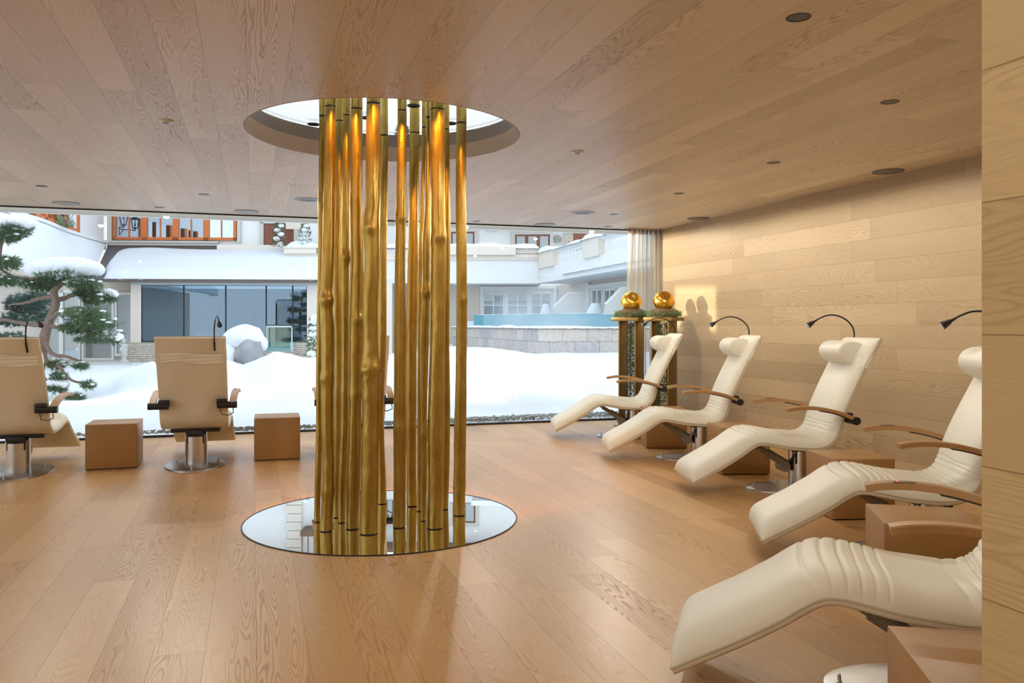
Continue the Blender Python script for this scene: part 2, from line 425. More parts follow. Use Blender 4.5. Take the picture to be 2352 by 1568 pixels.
for i, p in enumerate(canpos):
    vis = i < len(cans)
    lab = ('small black recessed ' + can_lab[i]) if vis else 'small black recessed downlight added as fill in the unseen part of the room'
    t = thing('recessed_downlight', lab, 'downlight', (p.x, p.y, H), group='small black downlights' if vis else 'unseen fill downlights')
    ring(MB(), 0, 0, .002, .041, .052, .004, 32).build('trim_ring', 'black', t)
    MB().lathe([(.0455, -.001), (.0455, .10), (0.0001, .10)], 32).build('baffle', 'canblack', t)
    b = 1.25 if vis else .75
    lp = lamp('downlight_bulb', (0, 0, .003), POW * b, WARM, math.radians(176), .15, .03); lp.parent = t
for i, p in enumerate(bigpos):
    t = thing('recessed_spotlight', ['large white rimmed recessed spotlight left of the gilded trunks', 'large white rimmed recessed spotlight near the window to the right'][i], 'downlight', (p.x, p.y, H), group='large recessed spotlights')
    ring(MB(), 0, 0, .002, .083, .142, .006, 40).build('trim_ring', 'greyl', t)
    MB().lathe([(.084, -.001), (.084, .12), (.0001, .12)], 32).build('baffle', 'canblack', t)
    MB().lathe([(.05, .05), (.05, .115)], 24).build('lamp_head', 'black', t)
grl = [(152, 466, .135, 'greyl', 'round pale ceiling grille at the far left by the window'), (566, 485, .135, 'greyl', 'round pale ceiling grille left of the gilded trunks by the window'),
       (1252, 515, .135, 'greyl', 'round pale ceiling grille right of the gilded trunks by the window'), (2040, 393, .128, 'greyp', 'large dark round ceiling grille above the fourth lounger'),
       (1604, 501, .135, 'greyp', 'dark round ceiling grille near the curtain and right wall')]
for px, py, r, mt, lab in grl:
    p = onceil(px, py)
    t = thing('ceiling_grille', lab, 'speaker', (p.x, p.y, H), group='round ceiling grilles')
    MB().lathe([(r - .006, -.001), (r - .008, -.006), (0.0001, -.0065)], 40).build('grille', mt, t)
    ring(MB(), 0, 0, .001, r - .006, r, .008, 40).build('rim', mt, t)
for px, py, lab in ((381, 278, 'white round detector on the ceiling at left'), (1326, 349, 'white round detector on the ceiling right of the skylight')):
    p = onceil(px, py)
    t = thing('smoke_detector', lab, 'detector', (p.x, p.y, H), group='white ceiling detectors')
    MB().lathe([(.048, .001), (.048, -.006), (.036, -.010), (.0001, -.011)], 32).build('cover', 'detector', t)
    ring(MB(), 0, 0, -.009, .014, .022, .004, 24).build('sensor_ring', 'greyl', t)
# lamps set in the skylight glass
sl = [(785, 239), (950, 240), (720, 283), (843, 268), (992, 272), (1035, 281)]
sl += ['f'] * 4
front = [(778, 4.86), (868, 4.80), (948, 4.84), (1040, 4.98)]  # unseen lamps added at the near edge to light the trunk tops
sll = ['front left, above the second trunk', 'front right, between middle trunks', 'far left, clear of the trunks', 'behind the thickest trunk', 'behind the thick right trunks', 'right, beside the rightmost trunk'] + ['added along its near edge, hidden by the ceiling'] * 4
for i, q_ in enumerate(sl):
    if q_ == 'f': p = Q(*front[i - 6], H + .2)
    else: t_ = (H + .205 - EYE) * F / (HY - q_[1]); p = Q(q_[0], t_, H + .2)
    t = thing('skylight_spotlight', 'black round lamp in the skylight glass, ' + sll[i], 'spotlight', (p.x, p.y, H + .2), group='lamps in the skylight glass')
    MB().lathe([(.045, .0), (.045, -.006), (.036, -.007), (.034, -.001), (.0001, -.001)], 28).build('housing', 'black', t)
    l = lamp('spotlight_bulb', (0, 0, -.03), (12 if i == 2 else 30) if i < 6 else 34, (1.0, .40, .05), math.radians(40 if i < 6 else 58), .3, .025); l.parent = t
    l.rotation_euler = ((Vector((.86, 5.6, .2)) if i < 6 else Vector((p.x, p.y, 0)) + Vector((SN, CS, 0)) * .55 + Vector((0, 0, 2.0))) - Vector((p.x, p.y, H + .17))).to_track_quat('-Z', 'Y').to_euler()

# ------------------------------------------------------------------ lounger
PROF = [(.946, .104), (.84, .161), (.731, .220), (.65, .268), (.577, .314), (.51, .362), (.455, .392), (.40, .397), (.342, .389), (.217, .366), (.12, .357), (.03, .352), (-.05, .360), (-.11, .388), (-.155, .435), (-.18, .50), (-.205, .59), (-.25, .702), (-.352, .914), (-.43, 1.06), (-.499, 1.19)]
CW = .578
def make_lounger():
    t = thing('reclining_lounger', '', 'lounger', group='ivory leather relaxation loungers')
    N = 560; pts, L = spline([(x, 0, z) for x, z in PROF], N)
    nor = []
    for i in range(N):
        d = (pts[min(i + 1, N - 1)] - pts[max(0, i - 1)]).normalized(); nor.append(Vector((d.z, 0, -d.x)) * -1 if False else Vector((d.z, 0, -d.x)))
    # normal must point to the sitter side (up / forward)
    nor = [n if (n.z > 0 if i < N * .6 else n.x > 0) else -n for i, n in enumerate(nor)]
    grooves = [.545 + .042 * k for k in range(6)]
    gb = [1.245, 1.275, 1.305, 1.175, 1.145, 1.12]
    def th(s):
        e = .088
        if s < .10: e *= (1 - (1 - s / .10) ** 2.4) ** .55 if s > 0 else 0
        if s > 1.15: e *= 1 - .25 * min(1, (s - 1.15) / .2)
        u = (L - s)
        if u < .10: e *= max(.12, (1 - (1 - u / .10) ** 2) ** .6)
        return e
    def top(s, y):
        e = th(s); q = min(1, abs(2 * y / CW)); e *= (1 - q ** 5) ** .5
        g = 0
        for k, gg in enumerate(grooves):
            c = gg + .016 * q * q; g = max(g, math.exp(-((s - c) / .0048) ** 2) * .105)
        for k, gg in enumerate(gb):
            c = gg + .012 * noise.noise(Vector((k * 5.1, y * 4, 0))) + (.03 if k > 2 else 0) * q * q
            g = max(g, math.exp(-((s - c) / .006) ** 2) * .085)
        # soft drag folds in the hollow of the seat
        for k in range(3):
            c = .98 + .055 * k + .16 * abs(y) * (1 + .2 * k); g = max(g, math.exp(-((s - c) / .012) ** 2) * .05 * min(1, q * 1.8))
        wv = .03 * noise.noise(Vector((s * 6, y * 5, 2)))
        return e * (1 - g + wv)
    ny = 30; ys = [CW / 2 * math.sin(PI / 2 * (2 * k / (ny - 1) - 1)) for k in range(ny)]
    vs = []; fs = []
    for i in range(N):
        s = L * i / (N - 1)
        for y in ys: vs.append(pts[i] + nor[i] * (top(s, y) + .004) + Vector((0, y, 0)))
        for y in reversed(ys): vs.append(pts[i] + nor[i] * .004 + Vector((0, y, 0)))
    w = 2 * ny
    for i in range(N - 1):
        for k in range(w): fs.append((i * w + k, i * w + (k + 1) % w, (i + 1) * w + (k + 1) % w, (i + 1) * w + k))
    fs += [tuple(range(w)), tuple(range((N - 1) * w, N * w))]
    cush = MB().add(vs, fs).build('cushion', 'leather', t, ang=1.2)
    # piping
    b = MB()
    for yy in (-CW / 2, CW / 2): b.tube([pts[i] + nor[i] * .004 + Vector((0, yy, 0)) for i in range(0, N, 4)] + [pts[-1] + Vector((0, yy, 0))], .0048, 8)
    for i in (0, N - 1): b.tube([pts[i] + nor[i] * .004 + Vector((0, -CW / 2, 0)), pts[i] + nor[i] * .004 + Vector((0, CW / 2, 0))], .0048, 8)
    b.build('piping', 'piping', cush)
    # shell below
    b = MB(); vs = []; fs = []; ids = list(range(0, N, 4)) + [N - 1]
    for i in ids:
        hw = CW / 2 + .002
        for y, o in ((-hw, 0), (hw, 0), (hw, -.012), (hw - .006, -.019), (-hw + .006, -.019), (-hw, -.012)): vs.append(pts[i] + nor[i] * o + Vector((0, y, 0)))
    n = len(ids)
    for i in range(n - 1):
        for k in range(6): fs.append((i * 6 + k, i * 6 + (k + 1) % 6, (i + 1) * 6 + (k + 1) % 6, (i + 1) * 6 + k))
    fs += [tuple(range(6)), tuple(range((n - 1) * 6, n * 6))]
    b.add(vs, fs).build('back_shell', 'shell', t, ang=.9)
    # headrest
    def bp(s, h, y):
        i = max(0, min(N - 1, int(round(s / L * (N - 1))))); return pts[i] + nor[i] * h + Vector((0, y, 0))
    sc = L - .175
    i0 = int(sc / L * (N - 1)); P0 = pts[i0]; Nn = nor[i0]; T = (pts[i0 + 3] - pts[i0 - 3]).normalized()
    sec = [(-.088, .062), (-.094, .105), (-.088, .15), (-.065, .188), (-.03, .207), (.01, .205), (.045, .185), (.075, .148), (.094, .10), (.10, .062)]
    ss, _ = spline([(a, 0, h) for a, h in sec], 28)
    vs = []; fs = []; rows = []
    for y, k in ((-.190, .90), (-.184, .97), (-.17, 1.0), (.17, 1.0), (.184, .97), (.190, .90)):
        for p in ss: vs.append(P0 + T * (p.x * k) + Nn * (.062 + (p.z - .062) * k) + Vector((0, y, 0)))
    m = len(ss)
    for r in range(5):
        for k in range(m): fs.append((r * m + k, r * m + (k + 1) % m, (r + 1) * m + (k + 1) % m, (r + 1) * m + k))
    fs += [tuple(range(m)), tuple(range(5 * m, 6 * m))]
    hd = MB().add(vs, fs).build('headrest', 'leather', t, ang=.8)
    # wrinkled strap that holds the headrest
    b = MB(); rws = 15; loop = []
    hw = CW / 2 + .006
    for k in range(11): loop.append((hw - 2 * hw * k / 10, 1))
    for k in range(11): loop.append((-hw + 2 * hw * k / 10, 0))
    def sf(i, j):
        y, side = loop[j % len(loop)]
        s = sc - .075 + .10 * i / (rws - 1) + .018 * noise.noise(Vector((y * 4, i * .2, side)))
        ripple = .0032 * math.sin(i * 1.35 + y * 11) + .003 * noise.noise(Vector((y * 9, i * .8, side * 4)))
        if side: h = top(s, min(hw - .012, abs(y)) if y > 0 else -min(hw - .012, abs(y))) + .008 + ripple
        else: h = -.024 + ripple
        if abs(abs(y) - hw) < 1e-4: h = .022 if side else -.012
        return bp(s, h, y)
    b.grid(rws, len(loop) + 1, sf); b.build('headrest_strap', 'leather', hd, ang=1.2)
    # arms
    for sgn in (1, -1):
        ctr, _ = spline([(-.275, 0, .582), (-.15, 0, .632), (-.02, 0, .662), (.10, 0, .673), (.20, 0, .668), (.262, 0, .656)], 28)
        aw = .031; yc = sgn * .337
        vs = []; fs = []
        for i, p in enumerate(ctr):
            d = (ctr[min(i + 1, 27)] - ctr[max(0, i - 1)]).normalized(); nn = Vector((-d.z, 0, d.x))
            if nn.z < 0: nn = -nn
            yy = yc + sgn * .012 * (i / 27)
            for a, h in ((-aw, -.011), (-aw, .009), (-aw + .005, .0135), (aw - .005, .0135), (aw, .009), (aw, -.011), (aw - .004, -.014), (-aw + .004, -.014)): vs.append(p + nn * h + Vector((0, yy + a, 0)))
        for i in range(27):
            for k in range(8): fs.append((i * 8 + k, i * 8 + (k + 1) % 8, (i + 1) * 8 + (k + 1) % 8, (i + 1) * 8 + k))
        fs += [tuple(range(8)), tuple(range(27 * 8, 28 * 8))]
        ar = MB().add(vs, fs).build('armrest', 'arm', t, ang=.5)
        # steel strap under the rear half
        b = MB(); up = ctr[:15]
        vs = []; fs = []
        for i, p in enumerate(up):
            for a, h in ((-.02, -.021), (.02, -.021), (.02, -.0145), (-.02, -.0145)): vs.append(p + Vector((0, yc + a, h)))
        for i in range(14):
            for k in range(4): fs.append((i * 4 + k, i * 4 + (k + 1) % 4, (i + 1) * 4 + (k + 1) % 4, (i + 1) * 4 + k))
        fs += [(0, 1, 2, 3), tuple(range(56, 60))]
        b.add(vs, fs).build('steel_strap', 'black', ar, ang=.5)
        br = MB().tube([(-.272, sgn * .205, .573), (-.272, sgn * .375, .573)], .031, 20)
        br.bbox(-.285, -.205, sgn * .245 - .045, sgn * .245 + .045, .565, .625, .004)
        br = br.build('arm_hinge', 'black', t, ang=.5)
        if sgn < 0:
            MB().tube([(-.272, sgn * .34, .545), (-.285, sgn * .345, .50), (-.275, sgn * .30, .478), (-.24, sgn * .24, .485), (-.21, sgn * .22, .53)], .005, 8).build('cable', 'greyp', br)
            cp = MB().bbox(.085, .165, yc - .016, yc + .018, .678, .6885, .002).build('control_panel', 'panel', ar)
            MB().lathe([(.004, 0), (.004, .0015)], 10, (.148, yc, .6885)).build('indicator_light', 'led', ar)
    # column, base
    R = .098; n = 48; vs = []
    for k in range(n):
        th_ = 2 * PI * k / n; x, y = R * math.cos(th_), R * math.sin(th_)
        vs.append((x, y, .012)); vs.append((x, y, .322 if x > -.02 else .322 - .055 * min(1, (-.02 - x) / .05)))
    for k in range(n):
        th_ = 2 * PI * k / n; x, y = (R - .008) * math.cos(th_), (R - .008) * math.sin(th_)
        vs.append((x, y, .012)); vs.append((x, y, (.322 if x > -.02 else .322 - .055 * min(1, (-.02 - x) / .05))))
    fs = []
    for k in range(n):
        a, c = 2 * k, 2 * ((k + 1) % n); o = 2 * n
        fs += [(a, c, c + 1, a + 1), (a + 1, c + 1, c + 1 + o, a + 1 + o), (a + o + 1, c + o + 1, c + o, a + o), (a, a + o, c + o, c)]
    MB().add(vs, fs).build('column', 'steel', t, ang=.6)
    MB().bbox(-.075, .075, -.075, .075, .20, .325, .01).tube([(-.05, -.07, .29), (-.05, .07, .29)], .028, 14).build('tilt_mechanism', 'black', t)
    MB().bbox(-.06, .15, -.215, .215, .322, .338, .003).tube([(-.045, -.215, .318), (-.045, .215, .318)], .012, 10).build('seat_plate', 'black', t)
    MB().lathe([(1, 0), (1, .008), (.992, .012)], 64, (0, 0, 0), .44, .27).build('base_plate', 'steelplate', t, ang=.9)
    for bx, by in ((.12, .185), (.12, -.185), (-.385, 0), (.385, 0)):
        MB().lathe([(.011, .011), (.011, .019), (.006, .020), (.006, .038), (.0045, .045), (.0001, .046)], 12, (bx, by, 0)).build('bolt', 'steel', t, ang=.5)
    # footrest motor
    ac = MB(); a, c = Vector((.43, .02, .372)), Vector((.135, .02, .20))
    ac.tube([a, a.lerp(c, .25)], .012, 12).tube([a.lerp(c, .2), a.lerp(c, .55)], .022, 14).tube([a.lerp(c, .5), c], .032, 16)
    ao = ac.build('footrest_actuator', 'greytan', t, ang=.6)
    MB().tube([(.15, .055, .178), (.15, -.06, .178)], .042, 24).build('motor_housing', 'greytan', ao, ang=.6)
    MB().bbox(.405, .455, -.01, .05, .365, .392, .004).build('actuator_bracket', 'steel', ao)
    MB().tube([(.15, .05, .21), (.10, .06, .25), (.05, .06, .30)], .004, 6).build('power_cable', 'blackrub', t)
    # reading lamp on the sitter's right
    lp, _ = spline([(-.475, -.20, 1.07), (-.515, -.20, 1.14), (-.528, -.20, 1.21), (-.515, -.20, 1.275), (-.465, -.203, 1.335), (-.39, -.206, 1.372), (-.31, -.209, 1.376), (-.245, -.212, 1.352), (-.208, -.214, 1.33)], 36)
    st = MB().tube(lp, [.0085 if i < 6 else .0062 for i in range(36)], 10).build('lamp_stalk', 'black', t)
    d = (lp[-1] - lp[-3]).normalized(); e = lp[-1] + d * .075
    hdm = MB().tube([lp[-2], lp[-1] + d * .012, lp[-1] + d * .03, lp[-1] + d * .062, e], [.0065, .009, .016, .0235, .0235], 20, cap=True).build('lamp_head', 'black', t, ang=.6)
    MB().tube([e - d * .002, e + d * .003], .020, 20).build('lamp_lens', 'lens', hdm)
    return t
L0 = make_lounger()
pose = [((4.235, 8.649), 164.9, 'ivory leather lounger beside the gold pedestals and curtain, farthest of the right row'),
        ((4.191, 7.069), 163.2, 'ivory leather lounger second from the curtain in the right row'),
        ((4.161, 5.503), 165.4, 'ivory leather lounger in the middle of the right row, third from the curtain'),
        ((3.652, 3.704), 153.2, 'ivory leather lounger partly cut off by the near oak wall, with red lit armrest panel'),
        ((2.325, 2.224), 144.8, 'ivory leather lounger nearest the camera in the bottom right corner'),
        ((-1.96, 8.14), 88, 'lounger seen from behind at the left picture edge, facing the window'),
        ((-.501, 8.132), 87.8, 'lounger seen from behind between the two cube tables by the window'),
        ((.93, 8.05), 88, 'lounger hidden behind the gilded trunks, facing the window')]
for i, (p, a, lab) in enumerate(pose):
    if i == 0:
        L0.location = (p[0], p[1], 0); L0.rotation_euler = (0, 0, math.radians(a)); L0['label'] = lab
    else: dup(L0, (p[0], p[1], 0), math.radians(a), lab)

# ------------------------------------------------------------------ cube side tables (origin = corner nearest left, x along front, y to the back)
def make_table():
    t = thing('cube_side_table', '', 'side table', group='oak cube side tables')
    S, D, Hh = .425, .43, .405
    MB().bbox(0, S, .012, D, .006, Hh - .0, .002).build('cabinet_body', 'veneer', t, ang=.4)
    MB().bbox(.004, S - .004, 0, .0105, .010, Hh - .004, .0015).build('front_panel', 'veneer', t, ang=.4)
    MB().box(.02, S - .02, .02, D - .02, 0, .006).build('plinth', 'black', t, flat=True)
    return t
T0 = make_table()
tabs = [((3.93, 7.73), (4.08, 8.18), 'oak cube side table between the farthest and second loungers of the right row'),
        ((3.86, 6.17), (3.97, 6.61), 'oak cube side table between the second and middle loungers of the right row'),
        ((3.67, 4.52), (3.78, 4.96), 'oak cube side table between the middle and fourth loungers of the right row'),
        ((2.705, 2.99), (2.93, 3.378), 'oak cube side table beneath the red lit armrest at right'),
        ((1.60, 1.60), (1.80, 1.98), 'oak cube side table at the bottom right corner, nearest the camera'),
        ((-1.425, 8.083), (-1.425, 8.5), 'oak cube side table between the two window loungers at left'),
        ((.012, 8.15), (.02, 8.57), 'oak cube side table right beside the gilded trunks by the window')]
for i, (a, b, lab) in enumerate(tabs):
    rz = math.atan2(b[1] - a[1], b[0] - a[0]) - PI / 2
    if i == 0: T0.location = (*a, 0); T0.rotation_euler = (0, 0, rz); T0['label'] = lab
    else: dup(T0, (*a, 0), rz, lab)

# ------------------------------------------------------------------ mirror and gilded trunks
t = thing('floor_mirror', 'large round mirror set in the oak floor under the gilded trunks', 'mirror', (MIR[0], MIR[1], 0))
MB().lathe([(MIR[2], 0.0005), (MIR[2], .004)], 128).build('mirror_plate', 'mirror', t, ang=.5)
b = MB(); ring(b, 0, 0, .006, MIR[2], MIR[2] + .008, .0055, 128); b.build('rim', 'black', t, ang=.5)
# (bottom px-left, px-right, bottom py), then (py, left, right)
ZC = 2.66
tr = [
 ((721.5, 735, 1201), [(1090, 723, 738), (950, 726, 739), (780, 727, 741), (600, 730, 743), (460, 731, 746), (280, 733, 748)], 'slender gilded trunk at the far left of the cluster'),
 ((734, 763, 1223.7), [(1090, 740, 768), (950, 737, 766), (780, 737, 768), (690, 736, 764), (600, 738, 768), (460, 743, 770), (280, 746, 771)], 'gilded trunk second from the left with a knot at its waist'),
 ((766, 784, 1191), [(1090, 766, 784), (950, 767, 785), (780, 768, 786), (600, 764, 785), (460, 769, 787), (280, 771, 788)], 'pitted gilded trunk standing behind the second from the left'),
 ((776, 793, 1203), [(1090, 778, 796), (950, 783, 801), (780, 784, 801), (600, 784, 803), (460, 786, 804), (280, 788, 805)], 'thin knotty gilded trunk left of the ribbed one'),
 ((794, 825, 1218), [(1090, 795.5, 828), (950, 799.5, 830), (780, 801, 833), (600, 804, 835), (460, 804, 833), (280, 806, 832.6)], 'gilded trunk directly left of the thickest one, ribbed along its length'),
 ((825, 868, 1231.6), [(1090, 829, 869), (950, 832, 871), (880, 829, 872), (840, 830, 872), (780, 833, 868), (700, 832, 868), (600, 837, 872), (510, 834, 870), (460, 839, 872), (280, 842, 873.5)], 'thickest gilded trunk with a large wrinkled burl, nearest the camera'),
 ((867, 887.7, 1159.7), [(1090, 868, 886), (950, 866, 882), (780, 868, 888), (600, 870, 888), (460, 872, 890), (280, 874, 891)], 'gilded trunk set back right of the thickest one'),
 ((902, 931.5, 1215), [(1090, 904, 932), (950, 904, 933), (780, 905, 933), (600, 907, 931), (460, 910, 933), (280, 913, 934)], 'gilded trunk standing alone right of the central gap'),
 ((934, 958.7, 1165), [(1090, 934, 957), (950, 933, 957), (780, 933, 957), (600, 936, 961), (460, 939, 962), (280, 941, 964)], 'smooth gilded trunk just left of the thin pair'),
 ((957, 968, 1176), [(1090, 958, 968), (950, 958, 968), (780, 959, 968.5), (600, 961, 970), (460, 966, 975), (280, 969, 978)], 'thinnest gilded trunk, like a rod in the right half of the cluster'),
 ((967, 979, 1198.5), [(1090, 967, 981), (950, 967, 981), (780, 964, 985), (660, 970, 987), (560, 970, 988), (460, 977, 989), (280, 978, 989)], 'bent slim gilded trunk with a knot beside the broad right one'),
 ((979, 1016.7, 1217.7), [(1090, 982, 1019), (950, 982, 1020), (780, 987, 1022), (600, 988, 1024), (460, 988, 1022), (280, 988, 1022)], 'broad gilded trunk in the right half with an orange sheen at the top'),
 ((1013, 1030, 1172), [(1090, 1014, 1032), (950, 1016, 1034), (780, 1016, 1032), (600, 1018, 1034), (460, 1018, 1034), (280, 1018, 1032)], 'gilded trunk set back behind the broad right one'),
 ((1040, 1068, 1187), [(1090, 1041.6, 1070), (950, 1044, 1071), (780, 1048, 1073), (600, 1048, 1072), (460, 1047, 1071), (280, 1048, 1071.5)], 'straight gilded trunk standing apart at the far right of the cluster'),
]
knots = {1: [(690, .012), (870, .008), (1130, .006)], 3: [(590, .012), (900, .006)], 4: [(735, .009), (905, .006)], 5: [(850, .014), (525, .008), (1000, .005)], 7: [(500, .007), (985, .005)], 10: [(672, .016), (1000, .009)], 11: [(545, .006)], 0: [(470, .006)], 13: [(690, .004), (1120, .005)]}
for i, (bt, mid, lab) in enumerate(tr):
    tt = EYE * F / (bt[2] - 3 - HY)          # centre of the foot is a little deeper than its front edge
    r0 = (bt[1] - bt[0]) / 2 / F * tt; tt = EYE * F / (bt[2] - HY) + r0
    zs = [(0.0, (bt[0] + bt[1]) / 2, r0)]
    for py, a, c in mid: zs.append((zat(py, tt), (a + c) / 2, (c - a) / 2 / F * tt))
    zs.append((ZC, (mid[-1][1] + mid[-1][2]) / 2, zs[-1][2])); zs.append((3.4, zs[-1][1], zs[-1][2] * .97))
    zs = sorted(zs)
    base = Q(zs[0][1], tt, 0)
    sp, _ = spline([(z, px, r * 100) for z, px, r in zs], 400)
    def at(z):
        j = 0
        while j < len(sp) - 2 and sp[j + 1].x < z: j += 1
        a, c = sp[j], sp[j + 1]; f = 0 if c.x == a.x else max(0, min(1, (z - a.x) / (c.x - a.x)))
        return a.y + (c.y - a.y) * f, (a.z + (c.z - a.z) * f) / 100
    o = thing('gilded_trunk', lab, 'tree trunk', (base.x, base.y, .004), group='gilded tree trunks')
    def trunk(z0, z1, nz, b):
        n = 28; vs = []
        for q in range(nz + 1):
            z = z0 + (z1 - z0) * q / nz; px, r = at(z); c = Q(px, tt, z) - base
            c += Vector((SN, CS, 0)) * .012 * noise.noise(Vector((z * 1.4, i * 7.3, 0)))
            for k in range(n):
                th = 2 * PI * k / n; d = Vector((math.cos(th), math.sin(th), 0))
                rr = r * (1 + .09 * noise.noise(Vector((d.x * 1.2, d.y * 1.2, z * 2.6 + i * 9))) + .035 * noise.noise(Vector((d.x * 3, d.y * 3, z * 14 + i * 5))))
                for kp_, ka in knots.get(i, []):
                    zk = zat(kp_, tt); fall = math.exp(-((z - zk) / .035) ** 2)
                    rr += ka * fall * (.45 + .9 * max(0, d.dot(Vector((math.cos(kp_), math.sin(kp_) - .6, 0)))) * .6)
                if i == 5: 
                    fb = math.exp(-((z - zat(865, tt)) / .13) ** 2); rr += fb * .010 * noise.noise(Vector((d.x * 5, d.y * 5, z * 22)))
                vs.append(c + d * rr)
        fs = [(a * n + k, a * n + (k + 1) % n, (a + 1) * n + (k + 1) % n, (a + 1) * n + k) for a in range(nz) for k in range(n)]
        fs += [tuple(range(n))[::-1], tuple(range(nz * n, nz * n + n))]
        return b.add(vs, fs)
    trunk(.006, ZC, 210, MB()).build('lower_trunk', 'gold', o, ang=1.1)
    zt = ZC + .008
    trunk(zt, 3.3, 40, MB()).build('upper_trunk', 'gold', o, ang=1.1)
    px, r = at(0.0); MB().lathe([(r * .93, 0), (r * .93, .006)], 28).build('foot_ring', 'ring', o)
    px, r = at(ZC); c = Q(px, tt, ZC) - base
    MB().lathe([(r * .95, -.002), (r * .95, .010)], 28, c).build('joint_ring', 'ring', o)

# ------------------------------------------------------------------ curtain
cu = thing('sheer_curtain', 'sheer cream curtain gathered in the corner between window and oak wall', 'curtain')
def cf(i, j):
    z = .01 + (H - .02) * i / 24; u = j / 160
    sp_ = 1 - .10 * (i / 24) ** 2
    x = 5.31 - (5.31 - 4.80) * (1 - u) * sp_
    ph = u * 2 * PI * 7 + .5 * math.sin(u * 9)
    y = 10.06 + .045 * math.sin(ph) * (1 - .25 * i / 24) + .012 * math.sin(ph * 2.3 + i * .12)
    x += .012 * math.cos(ph) + .008 * math.sin(i * .15 + j * .1)
    return (x, y, z)
MB().grid(25, 161, cf).build('curtain_fabric', 'sheer', cu, ang=2)
def cf2(i, j):
    x, y, z = cf(23 + i, j); return (x, y - .003, z)
b = MB()
for k in range(8):
    x = 4.86 + .44 * k / 7; b.box(x - .008, x + .008, 10.03, 10.09, H - .07, H - .008)
b.build('pleat_hooks', 'timber', cu, flat=True)
MB().box(4.78, 5.33, 10.03, 10.06, H - .012, H).build('curtain_rail', 'greytrim', cu, flat=True)

